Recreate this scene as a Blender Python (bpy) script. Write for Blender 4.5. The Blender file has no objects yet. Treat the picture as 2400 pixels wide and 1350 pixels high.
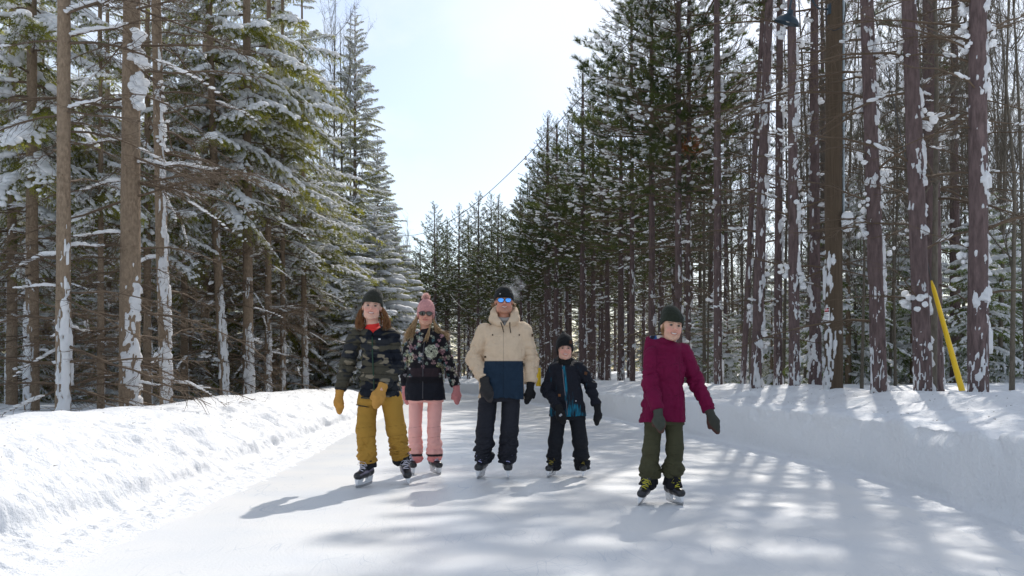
import bpy, math, random
import numpy as np
from mathutils import Vector, Matrix
R = math.radians
PI = math.pi
scene = bpy.context.scene
COL = scene.collection

# ---------------------------------------------------------------- camera, sky, sun, exposure
FPX, HOR, CAMH = 2200.0, 882.0, 1.0          # focal length and horizon in 2400 px frame units, eye height in metres
cam_d = bpy.data.cameras.new('camera')
cam_d.sensor_width = 36.0
cam_d.lens = 36.0 * FPX / 2400.0
cam_d.shift_y = (HOR - 675.0) / 2400.0
cam_d.clip_start = 0.05
cam_d.clip_end = 3000.0
cam = bpy.data.objects.new('camera', cam_d)
cam.location = (0, 0, CAMH)
cam.rotation_euler = (R(90), 0, 0)
COL.objects.link(cam)
scene.camera = cam

SUN_AZ, SUN_EL = R(18), R(42)                 # azimuth measured from +Y towards +X
world = bpy.data.worlds.new('World')
scene.world = world
world.use_nodes = True
wn, wl = world.node_tree.nodes, world.node_tree.links
wn.clear()
w_out = wn.new('ShaderNodeOutputWorld')
w_bg = wn.new('ShaderNodeBackground')
sky = wn.new('ShaderNodeTexSky')
sky.sky_type = 'NISHITA'
sky.sun_disc = False
sky.sun_elevation = SUN_EL
sky.sun_rotation = SUN_AZ
sky.air_density = 1.0
sky.dust_density = 1.0
sky.ozone_density = 1.6
w_tc = wn.new('ShaderNodeTexCoord')
w_map = wn.new('ShaderNodeMapping')
w_map.inputs['Scale'].default_value = (1.0, 1.0, 2.6)
w_map.inputs['Location'].default_value = (0.35, 0.2, 0.1)
w_n = wn.new('ShaderNodeTexNoise')
w_n.inputs['Scale'].default_value = 2.3
w_n.inputs['Detail'].default_value = 7
w_n.inputs['Roughness'].default_value = 0.55
w_n.inputs['Distortion'].default_value = 0.25
w_r = wn.new('ShaderNodeValToRGB')
w_r.color_ramp.elements[0].position = 0.43
w_r.color_ramp.elements[0].color = (0.12, 0.12, 0.12, 1)
w_r.color_ramp.elements[1].position = 0.66
w_r.color_ramp.elements[1].color = (0.95, 0.95, 0.95, 1)
w_mix = wn.new('ShaderNodeMix')
w_mix.data_type = 'RGBA'
w_mix.inputs[7].default_value = (6.4, 6.8, 7.2, 1)
wl.new(w_tc.outputs['Generated'], w_map.inputs['Vector'])
wl.new(w_map.outputs[0], w_n.inputs['Vector'])
wl.new(w_n.outputs['Fac'], w_r.inputs['Fac'])
wl.new(w_r.outputs['Color'], w_mix.inputs[0])
wl.new(sky.outputs[0], w_mix.inputs[6])
wl.new(w_mix.outputs[2], w_bg.inputs['Color'])
w_bg.inputs['Strength'].default_value = 0.132
wl.new(w_bg.outputs[0], w_out.inputs['Surface'])

sun_d = bpy.data.lights.new('sun', 'SUN')
sun_d.energy = 3.6
sun_d.angle = R(0.8)
sun_d.color = (1.0, 0.945, 0.865)
sun = bpy.data.objects.new('sun', sun_d)
sdir = Vector((math.sin(SUN_AZ) * math.cos(SUN_EL), math.cos(SUN_AZ) * math.cos(SUN_EL), math.sin(SUN_EL)))
sun.rotation_euler = sdir.to_track_quat('Z', 'Y').to_euler()
COL.objects.link(sun)

scene.view_settings.view_transform = 'Standard'
scene.view_settings.look = 'None'
scene.view_settings.gamma = 1
scene.view_settings.exposure = 0.25
scene.cycles.max_bounces = 7
scene.cycles.diffuse_bounces = 4
scene.cycles.glossy_bounces = 2
scene.cycles.transmission_bounces = 3
scene.cycles.volume_bounces = 1
scene.cycles.caustics_reflective = False
scene.cycles.caustics_refractive = False

# ---------------------------------------------------------------- noise
def _hash(ix, iy, iz, seed):
    h = (ix.astype(np.int64) * 374761393 + iy.astype(np.int64) * 668265263 + iz.astype(np.int64) * 2147483647 + seed * 144665) & 0xffffffff
    h = ((h ^ (h >> 13)) * 1274126177) & 0xffffffff
    h = ((h ^ (h >> 15)) * 2246822519) & 0xffffffff
    return ((h ^ (h >> 16)) & 0xffff) / 32767.5 - 1.0

def vnoise(P, seed=0):
    P = np.asarray(P, dtype=np.float64)
    i = np.floor(P).astype(np.int64)
    f = P - i
    f = f * f * (3 - 2 * f)
    x, y, z = i[..., 0], i[..., 1], i[..., 2]
    fx, fy, fz = f[..., 0], f[..., 1], f[..., 2]
    r = 0
    for dx in (0, 1):
        wx = fx if dx else 1 - fx
        for dy in (0, 1):
            wy = fy if dy else 1 - fy
            for dz in (0, 1):
                wz = fz if dz else 1 - fz
                r = r + wx * wy * wz * _hash(x + dx, y + dy, z + dz, seed)
    return r

def fbm(P, octv=4, seed=0):
    a, s, r = 1.0, 0.0, 0
    P = np.asarray(P, dtype=np.float64)
    for k in range(octv):
        r = r + a * vnoise(P * (2 ** k) + 7.3 * k, seed + k)
        s += a
        a *= 0.5
    return r / s

def ss(a, b, x):
    t = np.clip((x - a) / (b - a), 0, 1)
    return t * t * (3 - 2 * t)

# ---------------------------------------------------------------- mesh building
class MB:
    """collects geometry, links it as ONE mesh object"""
    def __init__(self):
        self.v, self.f, self.m, self.c, self.n = [], [], [], [], 0
    def add(self, v, f, mat=0, col=None):
        v = np.asarray(v, dtype=np.float32).reshape(-1, 3)
        f = np.asarray(f, dtype=np.int32)
        if len(f) == 0:
            return self
        self.v.append(v)
        self.f.append(f + self.n)
        self.m.append(np.full(len(f), mat, dtype=np.int32))
        if col is None:
            col = (1, 1, 1)
        c = np.asarray(col, dtype=np.float32)
        if c.ndim == 1:
            c = np.tile(c[:3], (len(v), 1))
        self.c.append(c)
        self.n += len(v)
        return self
    def mesh(self, name, mats, smooth=True, colors=False):
        me = bpy.data.meshes.new(name)
        if self.n == 0:
            return me
        v = np.concatenate(self.v)
        loops = np.concatenate([f.ravel() for f in self.f])
        sizes = np.concatenate([np.full(len(f), f.shape[1], dtype=np.int32) for f in self.f])
        starts = np.concatenate([[0], np.cumsum(sizes)[:-1]]).astype(np.int32)
        me.vertices.add(len(v))
        me.vertices.foreach_set('co', v.ravel())
        me.loops.add(len(loops))
        me.loops.foreach_set('vertex_index', loops)
        me.polygons.add(len(sizes))
        me.polygons.foreach_set('loop_start', starts)
        me.polygons.foreach_set('loop_total', sizes)
        me.polygons.foreach_set('material_index', np.concatenate(self.m))
        me.polygons.foreach_set('use_smooth', np.full(len(sizes), bool(smooth)))
        for m in (mats if isinstance(mats, (list, tuple)) else [mats]):
            me.materials.append(m)
        if colors:
            a = me.color_attributes.new('Col', 'FLOAT_COLOR', 'POINT')
            c = np.concatenate(self.c)
            a.data.foreach_set('color', np.concatenate([c, np.ones((len(c), 1), dtype=np.float32)], 1).astype(np.float32).ravel())
        me.update(calc_edges=True)
        return me
    def build(self, name, mats, parent=None, smooth=True, colors=False):
        return link(name, self.mesh(name, mats, smooth, colors), parent)

def link(name, data, parent=None, label=None):
    o = bpy.data.objects.new(name, data)
    COL.objects.link(o)
    if name in ('branch_snow', 'foliage', 'trunk_snow', 'branches', 'pole_snow', 'box_snow'):
        o['kind'] = 'stuff'
    if parent is not None:
        o.parent = parent
    if label:
        o['label'] = label
    return o

def empty(name, loc, label, cat, group=None, rz=0.0):
    o = bpy.data.objects.new(name, None)
    o.empty_display_size = 0.2
    COL.objects.link(o)
    o.location = loc
    o.rotation_euler = (0, 0, rz)
    o['label'] = label
    o['category'] = cat
    if group:
        o['group'] = group
    return o

def nrm(v):
    v = np.asarray(v, dtype=float)
    return v / (np.linalg.norm(v, axis=-1, keepdims=True) + 1e-12)

def tube(pts, rad, sides=6, cap=True):
    pts = np.asarray(pts, dtype=float)
    n = len(pts)
    rad = np.broadcast_to(np.asarray(rad, dtype=float), (n,))
    t = np.zeros_like(pts)
    t[1:-1] = pts[2:] - pts[:-2]
    t[0] = pts[1] - pts[0]
    t[-1] = pts[-1] - pts[-2]
    t = nrm(t)
    ref = np.array([0.0, 0, 1]) if abs(t[0][2]) < 0.8 else np.array([0.0, 1, 0])
    u = nrm(np.cross(t, ref))
    w = np.cross(u, t)
    a = np.arange(sides) * 2 * PI / sides
    ring = pts[:, None, :] + rad[:, None, None] * (np.cos(a)[None, :, None] * u[:, None, :] + np.sin(a)[None, :, None] * w[:, None, :])
    v = ring.reshape(-1, 3)
    i = np.arange(n - 1)[:, None] * sides
    j = np.arange(sides)[None, :]
    k = (j + 1) % sides
    f = np.stack([i + j, i + k, i + sides + k, i + sides + j], -1).reshape(-1, 4)
    if cap:
        c0, c1 = len(v), len(v) + 1
        v = np.concatenate([v, pts[:1], pts[-1:]])
        jj = np.arange(sides)
        kk = (jj + 1) % sides
        e = (n - 1) * sides
        f = np.concatenate([f, np.stack([np.full(sides, c0), kk, jj, np.full(sides, c0)], -1), np.stack([np.full(sides, c1), e + jj, e + kk, np.full(sides, c1)], -1)])
        quad = f[:-2 * sides]
        tri = f[-2 * sides:, :3]
        return v, quad, tri
    return v, f, None

def add_tube(mb, pts, rad, sides=6, mat=0, col=None, cap=True):
    v, q, t = tube(pts, rad, sides, cap)
    n0 = mb.n
    mb.add(v, q, mat, col)
    if t is not None:
        mb.f.append(t.astype(np.int32) + n0)
        mb.m.append(np.full(len(t), mat, dtype=np.int32))
    return mb

def box(mb, c, s, mat=0, col=None, rot=None):
    c = np.asarray(c, float)
    h = np.asarray(s, float) / 2
    v = np.array([[x, y, z] for x in (-1, 1) for y in (-1, 1) for z in (-1, 1)], float) * h
    if rot is not None:
        v = v @ np.asarray(rot, float).T
    f = [[0, 1, 3, 2], [4, 6, 7, 5], [0, 4, 5, 1], [2, 3, 7, 6], [0, 2, 6, 4], [1, 5, 7, 3]]
    return mb.add(v + c, f, mat, col)

def sphere_arrays(nu=10, nv=8):
    v, f = [], []
    for i in range(nv + 1):
        th = PI * i / nv
        for j in range(nu):
            a = 2 * PI * j / nu
            v.append((math.sin(th) * math.cos(a), math.sin(th) * math.sin(a), math.cos(th)))
    for i in range(nv):
        for j in range(nu):
            k = (j + 1) % nu
            f.append((i * nu + j, (i + 1) * nu + j, (i + 1) * nu + k, i * nu + k))
    return np.array(v), np.array(f)

def rotm(ax, ay, az):
    return np.array(Matrix.Rotation(az, 3, 'Z') @ Matrix.Rotation(ay, 3, 'Y') @ Matrix.Rotation(ax, 3, 'X'))

# ---------------------------------------------------------------- materials
def new_mat(name):
    m = bpy.data.materials.new(name)
    m.use_nodes = True
    nt = m.node_tree
    b = nt.nodes['Principled BSDF']
    return m, nt, b

def simple(name, col, rough=0.6, metal=0.0, noise=0.0, nscale=40, bump=0.0, spec=0.5):
    m, nt, b = new_mat(name)
    b.inputs['Base Color'].default_value = (*col, 1)
    b.inputs['Roughness'].default_value = rough
    b.inputs['Metallic'].default_value = metal
    b.inputs['Specular IOR Level'].default_value = spec
    if noise or bump:
        tc = nt.nodes.new('ShaderNodeTexCoord')
        n = nt.nodes.new('ShaderNodeTexNoise')
        n.inputs['Scale'].default_value = nscale
        n.inputs['Detail'].default_value = 4
        nt.links.new(tc.outputs['Object'], n.inputs['Vector'])
        if noise:
            mx = nt.nodes.new('ShaderNodeMix')
            mx.data_type = 'RGBA'
            mx.inputs[6].default_value = (*[c * (1 - noise) for c in col], 1)
            mx.inputs[7].default_value = (*[min(1, c * (1 + noise)) for c in col], 1)
            nt.links.new(n.outputs['Fac'], mx.inputs[0])
            nt.links.new(mx.outputs[2], b.inputs['Base Color'])
        if bump:
            bp = nt.nodes.new('ShaderNodeBump')
            bp.inputs['Strength'].default_value = bump
            bp.inputs['Distance'].default_value = 0.01
            nt.links.new(n.outputs['Fac'], bp.inputs['Height'])
            nt.links.new(bp.outputs[0], b.inputs['Normal'])
    return m

def snow_mat(name, base=(0.86, 0.88, 0.91), bumps=((9, 0.02), (70, 0.004)), rough=0.6, trans=0.0):
    m, nt, b = new_mat(name)
    b.inputs['Base Color'].default_value = (*base, 1)
    b.inputs['Roughness'].default_value = rough
    b.inputs['Specular IOR Level'].default_value = 0.25
    tc = nt.nodes.new('ShaderNodeTexCoord')
    last = None
    for sc, dist in bumps:
        n = nt.nodes.new('ShaderNodeTexNoise')
        n.inputs['Scale'].default_value = sc
        n.inputs['Detail'].default_value = 5
        n.inputs['Roughness'].default_value = 0.6
        nt.links.new(tc.outputs['Object'], n.inputs['Vector'])
        bp = nt.nodes.new('ShaderNodeBump')
        bp.inputs['Strength'].default_value = 0.8
        bp.inputs['Distance'].default_value = dist
        nt.links.new(n.outputs['Fac'], bp.inputs['Height'])
        if last:
            nt.links.new(last.outputs[0], bp.inputs['Normal'])
        last = bp
    if last:
        nt.links.new(last.outputs[0], b.inputs['Normal'])
    if trans:
        tr = nt.nodes.new('ShaderNodeBsdfTranslucent')
        tr.inputs['Color'].default_value = (0.95, 0.93, 0.90, 1)
        ms = nt.nodes.new('ShaderNodeMixShader')
        ms.inputs[0].default_value = trans
        nt.links.new(b.outputs[0], ms.inputs[1])
        nt.links.new(tr.outputs[0], ms.inputs[2])
        nt.links.new(ms.outputs[0], nt.nodes['Material Output'].inputs['Surface'])
    return m

def bark_mat(name, c1, c2, c3, vs=(1, 1, 0.25), scale=26, bumpd=0.012):
    m, nt, b = new_mat(name)
    L = nt.links
    tc = nt.nodes.new('ShaderNodeTexCoord')
    mp = nt.nodes.new('ShaderNodeMapping')
    mp.inputs['Scale'].default_value = vs
    L.new(tc.outputs['Object'], mp.inputs['Vector'])
    n = nt.nodes.new('ShaderNodeTexNoise')
    n.inputs['Scale'].default_value = scale
    n.inputs['Detail'].default_value = 6
    n.inputs['Roughness'].default_value = 0.65
    L.new(mp.outputs[0], n.inputs['Vector'])
    vo = nt.nodes.new('ShaderNodeTexVoronoi')
    vo.inputs['Scale'].default_value = scale * 1.1
    L.new(mp.outputs[0], vo.inputs['Vector'])
    n2 = nt.nodes.new('ShaderNodeTexNoise')
    n2.inputs['Scale'].default_value = 2.2
    n2.inputs['Detail'].default_value = 3
    L.new(tc.outputs['Object'], n2.inputs['Vector'])
    r = nt.nodes.new('ShaderNodeValToRGB')
    e = r.color_ramp.elements
    e[0].position, e[0].color = 0.36, (*c1, 1)
    e[1].position, e[1].color = 0.66, (*c2, 1)
    L.new(n.outputs['Fac'], r.inputs['Fac'])
    mx = nt.nodes.new('ShaderNodeMix')
    mx.data_type = 'RGBA'
    mx.inputs[7].default_value = (*c3, 1)
    L.new(n2.outputs['Fac'], mx.inputs[0])
    L.new(r.outputs[0], mx.inputs[6])
    L.new(mx.outputs[2], b.inputs['Base Color'])
    b.inputs['Roughness'].default_value = 0.85
    b.inputs['Specular IOR Level'].default_value = 0.2
    ad = nt.nodes.new('ShaderNodeMath')
    ad.operation = 'ADD'
    L.new(n.outputs['Fac'], ad.inputs[0])
    L.new(vo.outputs['Distance'], ad.inputs[1])
    bp = nt.nodes.new('ShaderNodeBump')
    bp.inputs['Strength'].default_value = 0.9
    bp.inputs['Distance'].default_value = bumpd
    L.new(ad.outputs[0], bp.inputs['Height'])
    L.new(bp.outputs[0], b.inputs['Normal'])
    return m

def needle_mat(name, c1, c2, trans=0.3, nscale=1.7):
    m, nt, b = new_mat(name)
    L = nt.links
    tc = nt.nodes.new('ShaderNodeTexCoord')
    n = nt.nodes.new('ShaderNodeTexNoise')
    n.inputs['Scale'].default_value = nscale
    n.inputs['Detail'].default_value = 3
    L.new(tc.outputs['Object'], n.inputs['Vector'])
    r = nt.nodes.new('ShaderNodeValToRGB')
    e = r.color_ramp.elements
    e[0].position, e[0].color = 0.38, (*c1, 1)
    e[1].position, e[1].color = 0.62, (*c2, 1)
    L.new(n.outputs['Fac'], r.inputs['Fac'])
    L.new(r.outputs[0], b.inputs['Base Color'])
    b.inputs['Roughness'].default_value = 0.5
    b.inputs['Specular IOR Level'].default_value = 0.4
    tr = nt.nodes.new('ShaderNodeBsdfTranslucent')
    mul = nt.nodes.new('ShaderNodeMix')
    mul.data_type = 'RGBA'
    mul.blend_type = 'MULTIPLY'
    mul.inputs[0].default_value = 1
    mul.inputs[7].default_value = (2.7, 2.5, 0.9, 1)
    L.new(r.outputs[0], mul.inputs[6])
    L.new(mul.outputs[2], tr.inputs['Color'])
    ms = nt.nodes.new('ShaderNodeMixShader')
    ms.inputs[0].default_value = trans
    L.new(b.outputs[0], ms.inputs[1])
    L.new(tr.outputs[0], ms.inputs[2])
    L.new(ms.outputs[0], nt.nodes['Material Output'].inputs['Surface'])
    return m

def cloth_mat(name, rough=0.75, bump=0.3, bscale=160, sheen=0.0, trans=0.0, spec=0.3, sss=0.0):
    m, nt, b = new_mat(name)
    L = nt.links
    at = nt.nodes.new('ShaderNodeAttribute')
    at.attribute_name = 'Col'
    L.new(at.outputs['Color'], b.inputs['Base Color'])
    b.inputs['Roughness'].default_value = rough
    b.inputs['Specular IOR Level'].default_value = spec
    if sheen:
        b.inputs['Sheen Weight'].default_value = sheen
    if sss:
        b.inputs['Subsurface Weight'].default_value = sss
        b.inputs['Subsurface Radius'].default_value = (0.012, 0.005, 0.003)
        b.inputs['Subsurface Scale'].default_value = 1.0
    if bump:
        tc = nt.nodes.new('ShaderNodeTexCoord')
        n = nt.nodes.new('ShaderNodeTexNoise')
        n.inputs['Scale'].default_value = bscale
        n.inputs['Detail'].default_value = 3
        L.new(tc.outputs['Object'], n.inputs['Vector'])
        n2 = nt.nodes.new('ShaderNodeTexNoise')
        n2.inputs['Scale'].default_value = 22
        n2.inputs['Detail'].default_value = 4
        L.new(tc.outputs['Object'], n2.inputs['Vector'])
        bp = nt.nodes.new('ShaderNodeBump')
        bp.inputs['Strength'].default_value = bump * 0.5
        bp.inputs['Distance'].default_value = 0.003
        L.new(n.outputs['Fac'], bp.inputs['Height'])
        bp2 = nt.nodes.new('ShaderNodeBump')
        bp2.inputs['Strength'].default_value = bump
        bp2.inputs['Distance'].default_value = 0.02
        L.new(n2.outputs['Fac'], bp2.inputs['Height'])
        L.new(bp.outputs[0], bp2.inputs['Normal'])
        L.new(bp2.outputs[0], b.inputs['Normal'])
    if trans:
        tr = nt.nodes.new('ShaderNodeBsdfTranslucent')
        L.new(at.outputs['Color'], tr.inputs['Color'])
        ms = nt.nodes.new('ShaderNodeMixShader')
        ms.inputs[0].default_value = trans
        L.new(b.outputs[0], ms.inputs[1])
        L.new(tr.outputs[0], ms.inputs[2])
        L.new(ms.outputs[0], nt.nodes['Material Output'].inputs['Surface'])
    return m

M = {}
M['snow'] = snow_mat('snow')
M['bank'] = snow_mat('packed_snow', (0.765, 0.775, 0.795), ((5, 0.035), (24, 0.024), (90, 0.008)))
M['treesnow'] = snow_mat('settled_snow', (0.88, 0.90, 0.93), ((22, 0.015),), trans=0.38)
M['spruce_bark'] = bark_mat('spruce_bark', (0.10, 0.070, 0.048), (0.31, 0.23, 0.16), (0.22, 0.165, 0.115), (1, 1, 0.45), 34, 0.008)
M['pine_bark'] = bark_mat('pine_bark', (0.040, 0.028, 0.027), (0.19, 0.135, 0.13), (0.12, 0.085, 0.082), (1, 1, 0.22), 24, 0.016)
M['grey_bark'] = bark_mat('grey_bark', (0.06, 0.05, 0.04), (0.17, 0.145, 0.12), (0.12, 0.105, 0.08), (1, 1, 0.4), 30, 0.006)
M['twig'] = simple('dead_twig', (0.10, 0.068, 0.043), 0.9, 0, 0.35, 6)
M['pole_wood'] = bark_mat('pole_wood', (0.04, 0.028, 0.020), (0.12, 0.085, 0.058), (0.09, 0.066, 0.043), (1, 1, 0.03), 60, 0.004)
M['spruce_needle'] = needle_mat('spruce_needles', (0.044, 0.058, 0.015), (0.19, 0.20, 0.055), 0.58)
M['pine_needle'] = needle_mat('pine_needles', (0.017, 0.029, 0.014), (0.058, 0.075, 0.026), 0.45)
M['hemlock_needle'] = needle_mat('hemlock_needles', (0.06, 0.09, 0.03), (0.13, 0.18, 0.05), 0.35)
M['dead_leaf'] = needle_mat('rust_needles', (0.22, 0.07, 0.025), (0.32, 0.12, 0.04), 0.3)
M['cloth'] = cloth_mat('shell_fabric', 0.75, 0.25, spec=0.15)
M['cloth_soft'] = cloth_mat('knit_fabric', 0.9, 0.6, 220, 0.14, spec=0.1)
M['skin'] = cloth_mat('skin', 0.5, 0.0, spec=0.4, sss=0.25)
M['hair'] = cloth_mat('hair', 0.45, 0.0, trans=0.35, spec=0.5)
M['gloss'] = cloth_mat('skate_leather', 0.32, 0.0, spec=0.5)
M['plastic'] = simple('white_plastic', (0.72, 0.73, 0.75), 0.35)
M['steel'] = simple('blade_steel', (0.55, 0.56, 0.58), 0.25, 1.0)
M['black'] = simple('black_plastic', (0.015, 0.015, 0.017), 0.4)
# ---------------------------------------------------------------- the ground, the ice and the snow banks
LY = np.array([-6, 0, 3, 5.35, 7.36, 11, 15, 21, 30, 42, 55, 70, 90.0])
LX = np.array([-3.3, -3.1, -2.95, -2.92, -2.88, -3.02, -3.3, -3.55, -4.2, -5.4, -7.6, -12, -22.0])
RY = np.array([-6, 0, 4, 6.1, 8.06, 10.9, 13.25, 14.9, 18.6, 23.2, 30, 40, 50, 62, 80.0])
RX = np.array([2.4, 2.7, 3.05, 3.32, 3.55, 3.45, 3.25, 3.07, 2.62, 2.18, 1.45, 0.1, -2.0, -5.6, -13.0])

def smooth_interp(xs, ys):
    # Catmull-Rom like: dense linear then box blur
    t = np.linspace(xs[0], xs[-1], 800)
    y = np.interp(t, xs, ys)
    k = np.ones(41) / 41
    yp = np.concatenate([np.full(20, y[0]), y, np.full(20, y[-1])])
    y = np.convolve(yp, k, 'valid')
    return lambda q: np.interp(q, t, y)
left_edge = smooth_interp(LY, LX)
right_edge = smooth_interp(RY, RX)

def forest_height(x, y):
    P = np.stack([x * 0.35, y * 0.35, 0 * x], -1)
    P2 = np.stack([x * 1.4, y * 1.4, 0 * x + 5], -1)
    base = 0.10 * fbm(P, 3, 11) + 0.05 * fbm(P2, 3, 12)
    dl = left_edge(y) - x
    dr = x - right_edge(y)
    lh = 0.42 + 0.14 * ss(6, 25, dl)
    rh = 0.78 + 0.52 * ss(3, 15, dr)
    inside = np.where(dl > dr, lh, rh)
    return inside + base

def ground_z(x, y):
    z = forest_height(np.asarray(x, float), np.asarray(y, float))
    return z

def grid_faces(n, m):
    i = np.arange(n - 1)[:, None] * m
    j = np.arange(m - 1)[None, :]
    return np.stack([i + j, i + j + 1, i + m + j + 1, i + m + j], -1).reshape(-1, 4)

# ground sheet to the horizon (under the ice it lies low, beyond the banks it is the forest floor)
gx = np.concatenate([-np.geomspace(900, 40, 24), np.linspace(-38, 38, 230), np.geomspace(40, 900, 24)])
gy = np.concatenate([[-400, -150, -60, -25], np.linspace(-10, 80, 240), np.geomspace(83, 1500, 26)])
GX, GY = np.meshgrid(gx, gy)
dl = left_edge(GY) - GX
dr = GX - right_edge(GY)
out = np.maximum(dl, dr)
far = ss(72, 90, GY)
GZ = forest_height(GX, GY)
mask = ss(1.0, 2.2, out)
mask = np.where(GY > 95, 1, mask)
GZ = GZ * mask - 0.25 * (1 - mask)
mb = MB()
V = np.stack([GX, GY, GZ], -1).reshape(-1, 3)
F = grid_faces(len(gy), len(gx))
mb.add(V, F)
g = mb.build('ground', M['snow'])
g['kind'] = 'structure'
g['label'] = 'snow covered forest floor behind the banks on both sides'

# ice
m, nt, b = new_mat('rink_ice')
L = nt.links
tc = nt.nodes.new('ShaderNodeTexCoord')
n1 = nt.nodes.new('ShaderNodeTexNoise'); n1.inputs['Scale'].default_value = 0.9; n1.inputs['Detail'].default_value = 5
L.new(tc.outputs['Object'], n1.inputs['Vector'])
rr = nt.nodes.new('ShaderNodeValToRGB')
rr.color_ramp.elements[0].position, rr.color_ramp.elements[0].color = 0.32, (0.71, 0.73, 0.755, 1)
rr.color_ramp.elements[1].position, rr.color_ramp.elements[1].color = 0.62, (0.80, 0.793, 0.78, 1)
L.new(n1.outputs['Fac'], rr.inputs['Fac'])
# skate scratches: thin distorted wave lines
n3 = nt.nodes.new('ShaderNodeTexNoise'); n3.inputs['Scale'].default_value = 0.55; n3.inputs['Detail'].default_value = 1
L.new(tc.outputs['Object'], n3.inputs['Vector'])
lines = None
for k, (sc, rot, wd) in enumerate(((1.1, 0.5, 0.012), (1.7, -0.35, 0.012), (0.8, 1.3, 0.008), (2.1, 0.05, 0.014), (3.1, 0.2, 0.020), (4.3, -0.15, 0.020))):
    mp = nt.nodes.new('ShaderNodeMapping'); mp.inputs['Rotation'].default_value = (0, 0, rot); mp.inputs['Scale'].default_value = (1, 0.25, 1)
    L.new(tc.outputs['Object'], mp.inputs['Vector'])
    nn = nt.nodes.new('ShaderNodeTexNoise'); nn.inputs['Scale'].default_value = sc; nn.inputs['Detail'].default_value = 0.6; nn.inputs['Distortion'].default_value = 0.6
    L.new(mp.outputs[0], nn.inputs['Vector'])
    s1 = nt.nodes.new('ShaderNodeMath'); s1.operation = 'MULTIPLY'; s1.inputs[1].default_value = 9
    L.new(nn.outputs['Fac'], s1.inputs[0])
    s2 = nt.nodes.new('ShaderNodeMath'); s2.operation = 'FRACT'
    L.new(s1.outputs[0], s2.inputs[0])
    s3 = nt.nodes.new('ShaderNodeMath'); s3.operation = 'LESS_THAN'; s3.inputs[1].default_value = wd * 1.5
    L.new(s2.outputs[0], s3.inputs[0])
    if lines is None:
        lines = s3
    else:
        a = nt.nodes.new('ShaderNodeMath'); a.operation = 'MAXIMUM'
        L.new(lines.outputs[0], a.inputs[0]); L.new(s3.outputs[0], a.inputs[1]); lines = a
brk = nt.nodes.new('ShaderNodeTexNoise'); brk.inputs['Scale'].default_value = 1.6; brk.inputs['Detail'].default_value = 3
L.new(tc.outputs['Object'], brk.inputs['Vector'])
bk = nt.nodes.new('ShaderNodeMapRange'); bk.inputs[1].default_value = 0.48; bk.inputs[2].default_value = 0.62
L.new(brk.outputs['Fac'], bk.inputs[0])
sm = nt.nodes.new('ShaderNodeMath'); sm.operation = 'MULTIPLY'
L.new(lines.outputs[0], sm.inputs[0]); L.new(bk.outputs[0], sm.inputs[1])
mx = nt.nodes.new('ShaderNodeMix'); mx.data_type = 'RGBA'
mx.inputs[7].default_value = (0.48, 0.53, 0.60, 1)
sc_ = nt.nodes.new('ShaderNodeMath'); sc_.operation = 'MULTIPLY'; sc_.inputs[1].default_value = 0.55
L.new(sm.outputs[0], sc_.inputs[0])
L.new(sc_.outputs[0], mx.inputs[0]); L.new(rr.outputs[0], mx.inputs[6]); L.new(mx.outputs[2], b.inputs['Base Color'])
b.inputs['Roughness'].default_value = 0.34
b.inputs['Specular IOR Level'].default_value = 0.35
n4 = nt.nodes.new('ShaderNodeTexNoise'); n4.inputs['Scale'].default_value = 45; n4.inputs['Detail'].default_value = 6; n4.inputs['Roughness'].default_value = 0.7
L.new(tc.outputs['Object'], n4.inputs['Vector'])
bp = nt.nodes.new('ShaderNodeBump'); bp.inputs['Strength'].default_value = 0.7; bp.inputs['Distance'].default_value = 0.006
L.new(n4.outputs['Fac'], bp.inputs['Height'])
bp2 = nt.nodes.new('ShaderNodeBump'); bp2.inputs['Strength'].default_value = 0.4; bp2.inputs['Distance'].default_value = 0.004; bp2.invert = True
L.new(sm.outputs[0], bp2.inputs['Height']); L.new(bp.outputs[0], bp2.inputs['Normal'])
L.new(bp2.outputs[0], b.inputs['Normal'])
M['ice'] = m
sy = np.linspace(-8, 92, 400)
st = np.linspace(0, 1, 30)
xl, xr = left_edge(sy) - 0.8, np.minimum(right_edge(np.minimum(sy, 80)), 99) + 0.5
SX = xl[:, None] * (1 - st) + xr[:, None] * st
SY = np.repeat(sy[:, None], 30, 1)
mb = MB()
mb.add(np.stack([SX, SY, 0 * SX], -1).reshape(-1, 3), grid_faces(400, 30)[:, ::-1])
ice = mb.build('ice', M['ice'])
ice['kind'] = 'structure'
ice['label'] = 'white scratched ice of the skating trail'
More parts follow.
